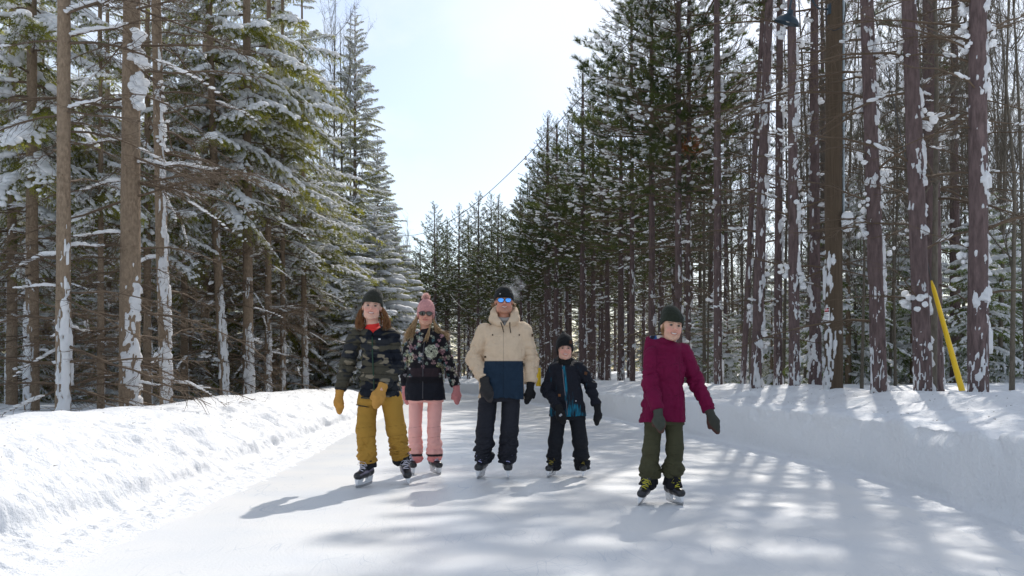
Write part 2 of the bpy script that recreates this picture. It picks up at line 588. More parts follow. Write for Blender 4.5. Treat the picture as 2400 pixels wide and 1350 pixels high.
def bank(side):
    ys = np.concatenate([np.linspace(-6, 1.4, 60), 1.4 + np.cumsum(np.maximum(0.012, 0.0042 * np.geomspace(1.6, 80, 1100) ** 1.0))])
    ys = ys[ys < 79]
    if side < 0:
        # distance from the foot outward -> height
        d = np.array([-0.75, -0.5, -0.25, -0.06, 0.0, 0.05, 0.12, 0.22, 0.34, 0.55, 0.85, 1.15, 1.45, 1.75, 2.15, 2.7, 3.4])
        h = np.array([-0.02, 0.004, 0.014, 0.022, 0.05, 0.16, 0.25, 0.31, 0.37, 0.47, 0.57, 0.625, 0.65, 0.635, 0.54, 0.44, 0.30])
    else:
        d = np.array([-0.55, -0.35, -0.15, -0.02, 0.0, 0.005, 0.015, 0.02, 0.05, 0.16, 0.42, 0.75, 1.1, 1.5, 2.0, 2.7, 3.4])
        h = np.array([-0.02, 0.003, 0.010, 0.018, 0.06, 0.30, 0.50, 0.575, 0.60, 0.61, 0.630, 0.68, 0.77, 0.83, 0.78, 0.72, 0.55])
    nt_ = 120
    arc = np.concatenate([[0], np.cumsum(np.hypot(np.diff(d), np.diff(h)))])
    tt = np.concatenate([np.linspace(0, arc[12], 96, endpoint=False), np.linspace(arc[12], arc[-1], nt_ - 96)])
    dd = np.interp(tt, arc, d)
    hh = np.interp(tt, arc, h)
    if side < 0:
        k = np.array([1, 2, 3, 2, 1]) / 9.0
        dd[2:-2] = np.convolve(dd, k, 'valid')
        hh[2:-2] = np.convolve(hh, k, 'valid')
    D = np.repeat(dd[None], len(ys), 0)
    H = np.repeat(hh[None], len(ys), 0)
    Y = np.repeat(ys[:, None], nt_, 1)
    wall = ss(0.02, 0.10, H) * (1 - ss(0.5, 1.1, D))
    P = np.stack([D * 2.0, Y * 1.0, H * 2.0], -1)
    big = fbm(P * 1.1, 3, 5)
    med = fbm(P * 4.0, 4, 6)
    chunk = fbm(np.stack([D * 6, Y * 5, H * 2.2], -1), 4, 8)
    chunk2 = fbm(np.stack([D * 16, Y * 13, H * 5], -1), 3, 9)
    # normals of the profile
    gd, gh = np.gradient(dd), np.gradient(hh)
    ln = np.hypot(gd, gh) + 1e-9
    nx, nz = -gh / ln, gd / ln
    if side < 0:
        zone = ss(0.02, 0.1, H) * (1 - ss(0.50, 0.66, H + 0.1 * big))
        gouge = np.clip(vnoise(np.stack([D * 2.2 + 3, Y * 1.5, H * 3], -1), 31) - 0.18, 0, 1) * zone
        amp = 0.05 * big * ss(0.0, 0.12, H) + 0.012 * med * ss(-0.2, 0.1, D) + 0.05 * chunk * zone + 0.030 * chunk2 * zone - 0.26 * gouge * (0.7 + 0.8 * chunk)
        apron = np.clip(fbm(np.stack([D * 14, Y * 12, 0 * D], -1), 3, 21), 0, 1) * 0.05 * ss(-0.75, -0.3, D) * (1 - ss(0, 0.15, D))
        amp = amp + apron
        crest = 0.06 * fbm(np.stack([0 * D, Y * 0.8, 0 * D], -1), 3, 41)
    else:
        zone = wall
        amp = 0.045 * big * ss(0.0, 0.12, H) + 0.05 * fbm(np.stack([D * 2.2, Y * 1.5 + D * 2.0, 0 * D], -1), 3, 61) * ss(0.55, 0.7, H) + 0.006 * med * ss(0.0, 0.2, D) + 0.030 * chunk * ss(0.36, 0.5, H) * (1 - ss(0.6, 0.7, H)) + 0.008 * chunk2 * ss(0.2, 0.4, H)
        sl = np.abs(vnoise(np.stack([D * 0.6, Y * 1.6, H * 0.8], -1), 17))
        amp = amp - 0.05 * (1 - ss(0.0, 0.16, sl)) * ss(0.40, 0.56, H) * (1 - ss(0.66, 0.8, H))
        apron = np.clip(fbm(np.stack([D * 12, Y * 10, 0 * D], -1), 3, 22), 0, 1) * 0.018 * ss(-0.55, -0.3, D) * (1 - ss(0, 0.1, D))
        amp = amp + apron
        crest = 0.07 * fbm(np.stack([D * 0.7, Y * 0.7, 0 * D], -1), 3, 43)
    DD = D + amp * nx[None]
    HH = H + amp * nz[None] + crest * ss(0.35, 0.8, D)
    HH = HH - 0.06 * (1 - ss(-6, -3, Y))
    # blend the back of the bank into the forest floor
    edge = left_edge(ys) if side < 0 else right_edge(ys)
    X = edge[:, None] + side * DD
    fz = forest_height(X, Y)
    t = ss(1.9, 3.0, D)
    Z = HH * (1 - t) + (fz - 0.10) * t
    Z = np.where((D > 1.2) & (D <= 2.6), np.maximum(Z, fz + 0.012), Z)
    mb = MB()
    F = grid_faces(len(ys), nt_)
    if side > 0:
        F = F[:, ::-1]
    mb.add(np.stack([X, Y, Z], -1).reshape(-1, 3), F)
    o = mb.build('snow_bank', M['bank'])
    o['kind'] = 'structure'
    o['label'] = 'sunlit crumbly snow bank along left edge of the ice' if side < 0 else 'shaded smooth cut snow bank along right edge of the ice'
bank(-1)
bank(1)

# ---------------------------------------------------------------- tree kit
rng = np.random.default_rng(7)
def icos(sub):
    import bmesh
    bm = bmesh.new()
    bmesh.ops.create_icosphere(bm, subdivisions=sub, radius=1.0)
    v = np.array([p.co[:] for p in bm.verts])
    f = np.array([[q.index for q in p.verts] for p in bm.faces])
    bm.free()
    return v, f
ICO1, ICO1F = icos(1)     # 12 verts, 20 faces
ICO2, ICO2F = icos(2)     # 42 verts, 80 faces

def blobs(cen, scl, dirs=None, fine=False, rnd=None, jit=0.18):
    """flattened lumps of snow; cen (n,3), scl (n,3) along dir, across, up"""
    rnd = rnd or rng
    cen = np.asarray(cen, float).reshape(-1, 3)
    scl = np.asarray(scl, float).reshape(-1, 3)
    n = len(cen)
    bv, bf = (ICO2, ICO2F) if fine else (ICO1, ICO1F)
    if n == 0:
        return np.zeros((0, 3)), np.zeros((0, 3), int)
    if dirs is None:
        a = rnd.uniform(0, 2 * PI, n)
        dirs = np.stack([np.cos(a), np.sin(a), 0 * a], -1)
    u = nrm(dirs)
    w = nrm(np.cross(np.tile([0, 0, 1.0], (n, 1)), u) + 1e-6)
    t = np.cross(u, w)
    base = bv[None] * (1 + rnd.uniform(-jit, jit, (n, len(bv), 1)))
    base = base * scl[:, None, :]
    v = base[..., 0:1] * u[:, None] + base[..., 1:2] * w[:, None] + base[..., 2:3] * t[:, None] + cen[:, None]
    f = bf[None] + (np.arange(n) * len(bv))[:, None, None]
    return v.reshape(-1, 3), f.reshape(-1, 3)

def needles(p, d, ln, wd, rnd=None):
    """p (n,3) roots, d (n,3) unit directions -> one thin triangle each"""
    rnd = rnd or rng
    n = len(p)
    s = nrm(np.cross(d, rnd.normal(size=(n, 3))))
    wd = np.asarray(wd).reshape(-1, 1)
    ln = np.asarray(ln).reshape(-1, 1)
    v = np.stack([p - s * wd, p + s * wd, p + d * ln], 1).reshape(-1, 3)
    f = np.arange(n * 3).reshape(-1, 3)
    return v, f

def seg_needles(segs, dens, ln, wd, rnd, spread=0.9, hang=0.0):
    """needles all along a list of (p0, p1)"""
    s = np.asarray(segs, float)
    L_ = np.linalg.norm(s[:, 1] - s[:, 0], axis=1)
    cnt = np.maximum(1, (L_ * dens).astype(int))
    idx = np.repeat(np.arange(len(s)), cnt)
    t = rnd.random(len(idx))[:, None]
    p = s[idx, 0] * (1 - t) + s[idx, 1] * t
    ax = nrm(s[idx, 1] - s[idx, 0])
    r = nrm(np.cross(ax, rnd.normal(size=ax.shape)))
    d = nrm(ax * 0.75 + r * spread + np.array([0, 0, -hang]))
    return needles(p, d, ln * rnd.uniform(0.7, 1.25, len(p)), wd, rnd)

class Proto:
    def __init__(s):
        s.wood, s.need, s.snow, s.snowf = MB(), MB(), MB(), MB()
    def done(s):
        out = []
        for mb in (s.wood, s.need, s.snow):
            if mb.n == 0:
                out.append(None)
                continue
            v = np.concatenate(mb.v)
            fq = [f for f in mb.f if f.shape[1] == 4]
            ft = [f for f in mb.f if f.shape[1] == 3]
            out.append((v, np.concatenate(fq) if fq else None, np.concatenate(ft) if ft else None))
        s.wood = s.need = s.snow = None
        s.data = out
        return s

def spruce_bough(seed, Lb=2.4, snow=1.0, dens=75, droop=0.22, fine=True):
    rnd = np.random.default_rng(seed)
    pr = Proto()
    n = 9
    t = np.linspace(0, 1, n)
    x = t * Lb
    z = 0.10 * x - droop * x * x / Lb * 1.2 + 0.10 * np.maximum(0, t - 0.7) * Lb
    y = 0.06 * Lb * np.sin(t * 3 + rnd.uniform(0, 6))
    main = np.stack([x, y - y[0], z], -1)
    add_tube(pr.wood, main, 0.022 * (1 - t) + 0.004, 4, cap=False)
    segs = []
    sc, ss_, sd = [], [], []
    for i in range(n - 1):
        if t[i] > 0.45:
            segs.append((main[i], main[i + 1]))
    ns = int(Lb / 0.075)
    for k in range(ns):
        tk = 0.16 + 0.84 * (k + 0.5) / ns
        p = np.array([np.interp(tk, t, main[:, j]) for j in range(3)])
        side = 1 if k % 2 else -1
        ln = (0.62 * math.sin(min(1, (1 - tk) * 1.25 + 0.10) * PI / 2) ** 0.8) * Lb / 2.4 * rnd.uniform(0.65, 1.15)
        ang = R(rnd.uniform(38, 62)) * side
        d = np.array([math.cos(ang), math.sin(ang), rnd.uniform(-0.15, 0.12)])
        m = 4
        q = [p]
        for a in range(m):
            d2 = nrm(d + np.array([0, 0, -0.20 * (a + 1)]))
            q.append(q[-1] + d2 * ln / m)
        q = np.array(q)
        add_tube(pr.wood, q, np.linspace(0.006, 0.002, m + 1), 3, cap=False)
        for a in range(m):
            segs.append((q[a], q[a + 1]))
            # hanging twiglets
            for e in range(max(1, int(ln / m / 0.045))):
                u = rnd.random()
                pp = q[a] * (1 - u) + q[a + 1] * u
                dd = nrm(np.array([d[0] * 0.5, d[1] * 0.5, 0]) + np.array([rnd.uniform(-.6, .6), rnd.uniform(-.6, .6), rnd.uniform(-1.3, -0.1)]))
                segs.append((pp, pp + dd * rnd.uniform(0.06, 0.17)))
        if vnoise(np.array([[tk * 4.5 + seed, side * 3.0, 0.5]]), 5)[0] < 0.25 * snow:
            for a in range(m):
                if rnd.random() < 0.62 * min(1, snow):
                    c = (q[a] + q[a + 1]) / 2 + np.array([0, 0, 0.018])
                    r0 = rnd.uniform(0.025, 0.080)
                    sc.append(c); ss_.append((ln / m * rnd.uniform(0.5, 0.8), r0, r0 * rnd.uniform(0.5, 0.8))); sd.append(q[a + 1] - q[a])
    v, f = seg_needles(segs, dens * 2.2, 0.036, 0.0042, rnd, 0.95, 0.15)
    pr.need.add(v, f)
    v, f = blobs(sc, ss_, sd, False, rnd, 0.22)
    pr.snow.add(v, f)
    # thick snow lying along the main limb
    bc, bs, bd = [], [], []
    tk = 0.12
    while tk < 1.0:
        if vnoise(np.array([[tk * 5 + seed * 1.7, 0.3, 0.5]]), 8)[0] < 0.30 * snow:
            p = np.array([np.interp(tk, t, main[:, j]) for j in range(3)])
            r0 = rnd.uniform(0.04, 0.13) * (0.7 + 0.3 * math.sin(tk * PI)) * (0.7 + 0.4 * snow)
            bc.append(p + [rnd.uniform(-.02, .02), rnd.uniform(-.05, .05), r0 * 0.35])
            bs.append((r0 * rnd.uniform(1.0, 1.7), r0 * rnd.uniform(0.9, 1.4), r0 * rnd.uniform(0.5, 0.75)))
            bd.append((1, rnd.uniform(-.3, .3), np.interp(tk, t[1:], np.diff(z) / np.diff(x))))
        tk += rnd.uniform(0.022, 0.05)
    if bc:
        v, f = blobs(bc, bs, bd, True, rnd, 0.13)
        pr.snow.add(v, f)
    return pr.done()

def dead_branch(seed, Lb=1.6, snow=0.5, fine=1.0):
    rnd = np.random.default_rng(seed)
    pr = Proto()
    n = 7
    t = np.linspace(0, 1, n)
    x = t * Lb
    z = rnd.uniform(-0.10, 0.22) * x - rnd.uniform(0.05, 0.30) * x * x / Lb + np.cumsum(rnd.normal(0, 0.012, n)) * Lb
    y = np.cumsum(rnd.normal(0, 0.03, n)) * Lb
    main = np.stack([x, y - y[0], z], -1)
    add_tube(pr.wood, main, 0.014 * (1 - t) + 0.003, 4, cap=False)
    sc, sl, sd = [], [], []
    for k in range(int(14 * Lb * fine)):
        tk = rnd.uniform(0.12, 0.98)
        p = np.array([np.interp(tk, t, main[:, j]) for j in range(3)])
        ln = rnd.uniform(0.15, 0.6) * (1.1 - tk * 0.7)
        a = R(rnd.uniform(25, 70)) * rnd.choice([-1, 1])
        d = np.array([math.cos(a), math.sin(a), rnd.uniform(-0.5, 0.25)])
        q = [p]
        for e in range(3):
            d = nrm(d + rnd.normal(0, 0.15, 3))
            q.append(q[-1] + d * ln / 3)
        add_tube(pr.wood, q, np.linspace(0.0048, 0.0018, 4), 3, cap=False)
        for e in range(rnd.integers(0, 4)):
            u = rnd.uniform(0.3, 1)
            pp = q[0] + (q[3] - q[0]) * u
            dd = nrm(d + rnd.normal(0, 0.5, 3))
            add_tube(pr.wood, [pp, pp + dd * rnd.uniform(0.06, 0.2)], [0.0028, 0.0014], 3, cap=False)
        if rnd.random() < snow * 0.0:
            sc.append((q[0] + q[2]) / 2 + [0, 0, 0.008]); sl.append((ln * 0.36, 0.011, 0.010)); sd.append(q[2] - q[0])
    tk = 0.02
    on = rnd.random() < snow
    while tk < 0.95:
        if rnd.random() < 0.16:
            on = rnd.random() < snow
        if on:
            p = np.array([np.interp(tk, t, main[:, j]) for j in range(3)])
            r0 = rnd.uniform(0.018, 0.038) * (1.3 - tk * 0.6)
            sc.append(p + [0, 0, r0 * 0.5]); sl.append((r0 * 2.0, r0, r0 * 0.7)); sd.append((1, 0, 0.0))
        tk += 0.035
    if sc:
        v, f = blobs(sc, sl, sd, False, rnd, 0.18)
        pr.snow.add(v, f)
    else:
        v, f = blobs([(0.05, 0, 0.01)], [(0.03, 0.02, 0.01)], None, False, rnd)
        pr.snow.add(v, f)
    return pr.done()

def pine_branch(seed, Lb=2.0, snow=0.5, tufts=26, nn=30, wd=0.0042):
    rnd = np.random.default_rng(seed)
    pr = Proto()
    n = 8
    t = np.linspace(0, 1, n)
    x = t * Lb
    z = 0.12 * x + 0.10 * x * x / Lb * rnd.uniform(0.2, 2.0) - 0.18 * np.sin(t * PI) * rnd.uniform(0, 1)
    y = np.cumsum(rnd.normal(0, 0.025, n)) * Lb
    main = np.stack([x, y - y[0], z], -1)
    add_tube(pr.wood, main, 0.020 * (1 - t) + 0.005, 4, cap=False)
    P_, D_ = [], []
    for k in range(tufts):
        tk = 0.30 + 0.70 * (k + rnd.random()) / tufts
        p = np.array([np.interp(tk, t, main[:, j]) for j in range(3)])
        ln = rnd.uniform(0.12, 0.62) * (1.15 - tk * 0.75)
        a = R(rnd.uniform(15, 75)) * rnd.choice([-1, 1])
        d = nrm(np.array([math.cos(a), math.sin(a), rnd.uniform(-0.1, 0.5)]))
        mid = p + d * ln * 0.5
        end = mid + nrm(d + [0, 0, 0.45]) * ln * 0.5
        add_tube(pr.wood, [p, mid, end], [0.006, 0.005, 0.004], 3, cap=False)
        P_.append(end); D_.append(nrm(end - mid + [0, 0, 0.02]))
        if ln > 0.33:
            e2 = mid + nrm(d + rnd.normal(0, 0.45, 3) + [0, 0, 0.3]) * 0.17
            add_tube(pr.wood, [mid, e2], [0.005, 0.004], 3, cap=False)
            P_.append(e2); D_.append(nrm(e2 - mid))
    P_.append(main[-1]); D_.append(nrm(main[-1] - main[-2]))
    P_, D_ = np.array(P_), np.array(D_)
    m = len(P_)
    pp = np.repeat(P_, nn, 0)
    dd = np.repeat(D_, nn, 0)
    back = rnd.uniform(-0.10, 0.02, (len(pp), 1))
    r = nrm(np.cross(dd, rnd.normal(size=dd.shape)))
    nd = nrm(dd * rnd.uniform(0.5, 1.4, (len(pp), 1)) + r * 0.8)
    v, f = needles(pp + dd * back, nd, rnd.uniform(0.09, 0.15, len(pp)), wd, rnd)
    pr.need.add(v, f)
    sel = rnd.random(m) < snow
    if sel.sum() == 0:
        sel[0] = True
    c = np.repeat(P_[sel] + [0, 0, 0.03], 3, 0)
    dr = np.repeat(D_[sel] * [1, 1, 0.12], 3, 0)
    k = len(c)
    c = c + nrm(dr) * rnd.uniform(-0.09, 0.05, (k, 1)) + rnd.normal(0, 0.022, (k, 3)) * [1, 1, 0.4]
    r0 = rnd.uniform(0.028, 0.062, k)
    v, f = blobs(c, np.stack([r0 * 1.35, r0 * 0.95, r0 * 0.5], -1), dr, False, rnd, 0.2)
    pr.snow.add(v, f)
    if snow > 0:
        bc, bs = [], []
        for q in range(int(5 * snow * 2)):
            tk = rnd.uniform(0.05, 0.8)
            p = np.array([np.interp(tk, t, main[:, j]) for j in range(3)])
            r1 = rnd.uniform(0.03, 0.07)
            bc.append(p + [0, 0, r1 * 0.5]); bs.append((r1 * 1.6, r1, r1 * 0.6))
        if bc:
            v, f = blobs(bc, bs, np.tile([1.0, 0, 0.1], (len(bc), 1)), False, rnd, 0.2)
            pr.snow.add(v, f)
    return pr.done()

def twig_fan(seed, Lb=2.0, n=22):
    """bare upward reaching hardwood limb"""
    rnd = np.random.default_rng(seed)
    pr = Proto()
    t = np.linspace(0, 1, 7)
    main = np.stack([t * Lb, np.cumsum(rnd.normal(0, .02, 7)), 0.35 * t * t * Lb], -1)
    add_tube(pr.wood, main, 0.012 * (1 - t) + 0.003, 4, cap=False)
    for k in range(n):
        tk = rnd.uniform(0.15, 1)
        p = np.array([np.interp(tk, t, main[:, j]) for j in range(3)])
        d = nrm(np.array([1, rnd.normal(0, 0.6), rnd.uniform(0.0, 0.9)]))
        ln = rnd.uniform(0.25, 0.8)
        q = [p]
        for e in range(4):
            d = nrm(d + rnd.normal(0, 0.12, 3) + [0, 0, 0.08])
            q.append(q[-1] + d * ln / 4)
        add_tube(pr.wood, q, np.linspace(0.005, 0.0016, 5), 3, cap=False)
        for e in range(3):
            pp = q[rnd.integers(1, 5)]
            dd = nrm(d + rnd.normal(0, 0.5, 3))
            add_tube(pr.wood, [pp, pp + dd * rnd.uniform(0.1, 0.3)], [0.003, 0.0013], 3, cap=False)
    return pr.done()

class TreeGeo:
    """wood (twigs and limbs), needles and snow of one crown, as accumulated transformed prototypes"""
    def __init__(s):
        s.wood, s.need, s.snow = MB(), MB(), MB()
    def place(s, pr, pos, yaw, pitch, sc, roll=0.0, scw=None):
        Rm = np.array(Matrix.Rotation(yaw, 3, 'Z') @ Matrix.Rotation(-pitch, 3, 'Y') @ Matrix.Rotation(roll, 3, 'X'))
        for mb, dat in zip((s.wood, s.need, s.snow), pr.data):
            if dat is None:
                continue
            v, fq, ft = dat
            vv = (v * sc) @ Rm.T + np.asarray(pos)
            n0 = mb.n
            mb.v.append(vv.astype(np.float32)); mb.n += len(vv)
            mb.c.append(np.ones((len(vv), 3), np.float32))
            for f in (fq, ft):
                if f is not None:
                    mb.f.append((f + n0).astype(np.int32)); mb.m.append(np.zeros(len(f), np.int32))

def trunk_geo(path, r0, r1, sides=14, flare=0.35, seed=0, rings=None):
    """path: (n,3) polyline"""
    path = np.asarray(path, float)
    H = path[-1, 2] - path[0, 2]
    n = rings or 40
    zz = np.concatenate([np.linspace(0, 1.0, 8)[:-1], np.linspace(1.0, H, n)])
    px = np.interp(zz, path[:, 2] - path[0, 2], path[:, 0])
    py = np.interp(zz, path[:, 2] - path[0, 2], path[:, 1])
    rad = r1 + (r0 - r1) * (1 - zz / H) ** 0.85 + flare * r0 * np.exp(-zz / 0.25)
    th = np.arange(sides) * 2 * PI / sides
    P = np.stack([np.cos(th)[None] * 2.2 + 0 * zz[:, None], np.sin(th)[None] * 2.2 + 0 * zz[:, None], zz[:, None] * 1.6 + 0 * th[None]], -1)
    rr = rad[:, None] * (1 + 0.06 * vnoise(P, seed))
    X = px[:, None] + rr * np.cos(th)
    Y = py[:, None] + rr * np.sin(th)
    Z = np.repeat((zz + path[0, 2])[:, None], sides, 1)
    v = np.stack([X, Y, Z], -1).reshape(-1, 3)
    i = np.arange(len(zz) - 1)[:, None] * sides
    j = np.arange(sides)[None]
    k = (j + 1) % sides
    f = np.stack([i + j, i + k, i + sides + k, i + sides + j], -1).reshape(-1, 4)
    return v, f, (zz, px, py, rad)

def trunk_snow(prof, th0, seed, zmax=4.0, style='strip', z0=0.0, amt=1.0):
    """snow shell plastered on a trunk: thickness field over (height, angle); below zero it stays inside the bark"""
    zz, px, py, rad = prof
    z = np.arange(0.0, zmax, 0.022)
    sides = 44
    th = np.arange(sides) * 2 * PI / sides
    Z, T = np.meshgrid(z, th, indexing='ij')
    P = np.stack([np.cos(T) * 1.6, np.sin(T) * 1.6, Z * 2.8], -1)
    n1 = fbm(P, 3, seed)
    n2 = fbm(P * [3.2, 3.2, 2.6], 3, seed + 5)
    if style == 'strip':
        thr = 0.86 + 0.50 * ss(0.3, zmax, Z) - 0.28 * amt
        g = np.cos(T - th0) * 0.95 + 0.75 * n1 + 0.75 * n2 - thr - 0.35 * (np.abs(vnoise(P * [0.3, 0.3, 0.55], seed + 9)) < 0.10)
        thick = np.clip(g * 0.22, -0.02, 0.028)
    else:
        P = np.stack([np.cos(T) * 1.1, np.sin(T) * 1.1, Z * 4.2], -1)
        n1 = fbm(P, 3, seed)
        n2 = fbm(P * 2.4, 3, seed + 5)
        # blotches at the right hand side high up, crackled plates low down
        g1 = 0.55 * np.cos(T - th0) + 1.6 * n1 + 1.3 * n2 - (1.22 - 0.3 * amt) - 0.1 * ss(1.5, zmax, Z)
        cr = 1 - np.abs(fbm(P * [3.4, 3.4, 1.3], 2, seed + 3)) * 6.5
        g2 = cr * 0.5 + 0.55 * n1 + 0.45 * np.cos(T - (-PI * 0.75)) + 0.15 * np.cos(T - th0) - 0.53 - 0.75 * ss(0.15, 2.3, Z) + 0.1 * amt
        thick = np.maximum(np.clip(g1 * 0.11, -0.02, 0.034), np.clip(g2 * 0.05, -0.02, 0.010))
    flat = ss(0, 0.05, Z) 
    rr = np.interp(z, zz, rad)[:, None] * 1.045 + thick
    X = np.interp(z, zz, px)[:, None] + rr * np.cos(T)
    Y = np.interp(z, zz, py)[:, None] + rr * np.sin(T)
    v = np.stack([X, Y, Z + z0 - 0.02 * np.maximum(thick, 0) / 0.03], -1).reshape(-1, 3)
    n = len(z)
    i = np.arange(n - 1)[:, None] * sides
    j = np.arange(sides)[None]
    k = (j + 1) % sides
    f = np.stack([i + j, i + k, i + sides + k, i + sides + j], -1).reshape(-1, 4)
    keep = (thick.reshape(-1)[f].max(1) > -0.004)
    f = f[keep]
    used = np.unique(f)
    remap = np.full(len(v), -1)
    remap[used] = np.arange(len(used))
    return v[used], remap[f]
# ---------------------------------------------------------------- prototypes of limbs
BOUGH = [spruce_bough(100 + i, 2.4, snow=s, droop=d) for i, (s, d) in enumerate([(0.9, 0.24), (0.7, 0.42), (1.0, 0.14), (0.45, 0.32)])]
BOUGH_S = [spruce_bough(140 + i, 1.3, snow=1.1, droop=0.2, dens=80) for i in range(3)]
BOUGH_H = [spruce_bough(170 + i, 1.6, snow=2.4, droop=0.24, dens=80) for i in range(3)]
DEAD = [dead_branch(200 + i, 1.7, s, fine=1.3) for i, s in enumerate([0.08, 0.25, 0.0, 0.35, 0.12])]
DEADP = [dead_branch(230 + i, 1.6, s, fine=0.75) for i, s in enumerate([0.22, 0.1, 0.35, 0.03])]
PBR = [pine_branch(300 + i, 2.0, s, nn=36) for i, s in enumerate([0.14, 0.24, 0.08, 0.18])]
FAN = [twig_fan(400 + i) for i in range(3)]

def branch_lumps(tg, rnd, n, zlo, zhi, rad, side=None):
    """snow caught in the forks next to a stem, stretched along the limb"""
    c, s, dd = [], [], []
    for k in range(n):
        a = rnd.uniform(0, 2 * PI) if side is None else side + rnd.normal(0, 0.9)
        z = rnd.uniform(zlo, zhi)
        r0 = rnd.uniform(0.025, 0.06)
        for q in range(rnd.integers(2, 6)):
            r = rad + q * 0.05 - 0.02
            c.append((math.cos(a) * r + rnd.normal(0, .02), math.sin(a) * r + rnd.normal(0, .02), z - q * 0.01 + rnd.normal(0, .018)))
            s.append((r0 * rnd.uniform(0.9, 1.6), r0 * rnd.uniform(0.5, 0.9), r0 * rnd.uniform(0.4, 0.7)))
            dd.append((math.cos(a), math.sin(a), 0.0))
    if c:
        v, f = blobs(c, s, dd, True, rnd, 0.22)
        tg.snow.add(v, f)

def crown_meshes(tg, pre, needle):
    d = {'branches': tg.wood.mesh(pre + '_branches', M['twig'])}
    if tg.need.n:
        d['foliage'] = tg.need.mesh(pre + '_foliage', M[needle], smooth=False)
    if tg.snow.n:
        d['branch_snow'] = tg.snow.mesh(pre + '_branch_snow', M['treesnow'])
    return d

def spruce_crown(seed, heavy=False, H=17.0, zlive=4.5, zdead=0.5, Lmax=2.7, ndead=46, step=0.44, per=4, thin_top=True):
    rnd = np.random.default_rng(seed)
    tg = TreeGeo()
    z = zlive
    while z < H - 0.25:
        u = (z - zlive) / (H - zlive)
        Lb = Lmax * (1 - u) ** 0.75 * (0.72 + 0.28 * ss(0, 0.12, np.array(u)))
        a0 = rnd.uniform(0, 2 * PI)
        for k in range(per):
            if thin_top and z > 8.0 and rnd.random() < 0.64:
                continue
            if heavy:
                pr = BOUGH_H[rnd.integers(3)]; sc = Lb / 1.6
            elif Lb < 1.1:
                pr = BOUGH_S[rnd.integers(3)]; sc = Lb / 1.3
            elif heavy:
                pr = BOUGH_H[rnd.integers(3)]; sc = Lb / 1.6
            else:
                pr = BOUGH[rnd.integers(4)]; sc = Lb / 2.4
            yaw = a0 + k * 2 * PI / per + rnd.normal(0, 0.25)
            pitch = -0.22 + 0.75 * u + rnd.normal(0, 0.08)
            tg.place(pr, (0, 0, z + rnd.uniform(-.12, .12)), yaw, pitch, sc * rnd.uniform(0.8, 1.12))
        z += step * (0.75 + 0.5 * rnd.random()) * (1 - 0.35 * u)
    for k in range(ndead):
        zz = rnd.uniform(zdead, zlive + 1.0)
        tg.place(DEAD[rnd.integers(5)], (0, 0, zz), rnd.uniform(0, 2 * PI), rnd.uniform(-0.35, 0.05), rnd.uniform(0.55, 1.15))
    return tg

def pine_crown(seed, H=13.0, zlive=5.0, Lmax=2.0, ndead=26, per=4, step=0.46, thin=1.0, zdead=0.8, deadsc=1.0):
    rnd = np.random.default_rng(seed)
    tg = TreeGeo()
    z = zlive
    while z < H:
        u = (z - zlive) / (H - zlive)
        Lb = Lmax * (1 - u ** 1.6) * (0.65 + 0.35 * ss(0, 0.25, np.array(u))) + 0.30
        a0 = rnd.uniform(0, 2 * PI)
        for k in range(per):
            if rnd.random() > thin:
                continue
            yaw = a0 + k * 2 * PI / per + rnd.normal(0, 0.3)
            pitch = -0.12 + 0.85 * u ** 1.3 + rnd.normal(0, 0.12)
            tg.place(PBR[rnd.integers(4)], (0, 0, z + rnd.uniform(-.1, .1)), yaw, pitch, Lb / 2.0 * rnd.uniform(0.75, 1.15), rnd.normal(0, 0.15))
        z += step * (0.8 + 0.4 * rnd.random()) * (1 - 0.3 * u)
    tg.place(PBR[0], (0, 0, H - 0.4), 0, R(82), 0.35)
    for k in range(ndead):
        zz = rnd.uniform(zdead, zlive + 1.5)
        tg.place(DEADP[rnd.integers(4)], (0, 0, zz), rnd.uniform(0, 2 * PI), rnd.uniform(-0.30, 0.30), rnd.uniform(0.5, 1.1) * deadsc)
    return tg

SPR = []
for i, kw in enumerate([dict(H=17.5, zlive=5.3), dict(H=15.5, zlive=4.2, ndead=42), dict(H=16.5, zlive=6.4, ndead=64), dict(H=14.0, zlive=3.0, ndead=26)]):
    tg = spruce_crown(500 + i, **kw)
    branch_lumps(tg, np.random.default_rng(i), 10, 0.6, 6, 0.12)
    d = crown_meshes(tg, 'spruce', 'spruce_needle')
    v, f, prof = trunk_geo([(0, 0, -0.6), (0, 0, kw['H'])], 0.13, 0.015, 12, seed=i)
    t = MB(); t.add(v, f); d['trunk'] = t.mesh('spruce_trunk', M['spruce_bark'])
    v, f = trunk_snow(prof, -0.35, 60 + i, 3.6, 'strip', -0.6)
    t = MB(); t.add(v, f); d['trunk_snow'] = t.mesh('trunk_snow', M['treesnow'])
    SPR.append(d)

# bushy young spruces clothed to the ground, heavy with snow
YNG = []
for i, (H_, Lm) in enumerate([(5.2, 1.7), (3.6, 1.35), (7.5, 2.1), (15.5, 2.9)]):
    tg = spruce_crown(520 + i, H=H_, zlive=0.35, zdead=0.2, Lmax=Lm, ndead=0, step=0.30 if i < 3 else 0.40, per=5, thin_top=False)
    d = crown_meshes(tg, 'young_spruce', 'spruce_needle')
    v, f, prof = trunk_geo([(0, 0, -0.5), (0, 0, H_)], 0.05 + 0.006 * H_, 0.01, 8, seed=i, rings=16)
    t = MB(); t.add(v, f); d['trunk'] = t.mesh('young_spruce_trunk', M['spruce_bark'])
    YNG.append(d)
tg = spruce_crown(560, heavy=True, H=8.0, zlive=0.3, zdead=0.2, Lmax=2.4, ndead=0, step=0.34, per=6, thin_top=False)
PLA = dict(YNG[2]); PLA.update(crown_meshes(tg, 'plastered_spruce', 'spruce_needle'))
YNG.append(PLA)
HEM = []
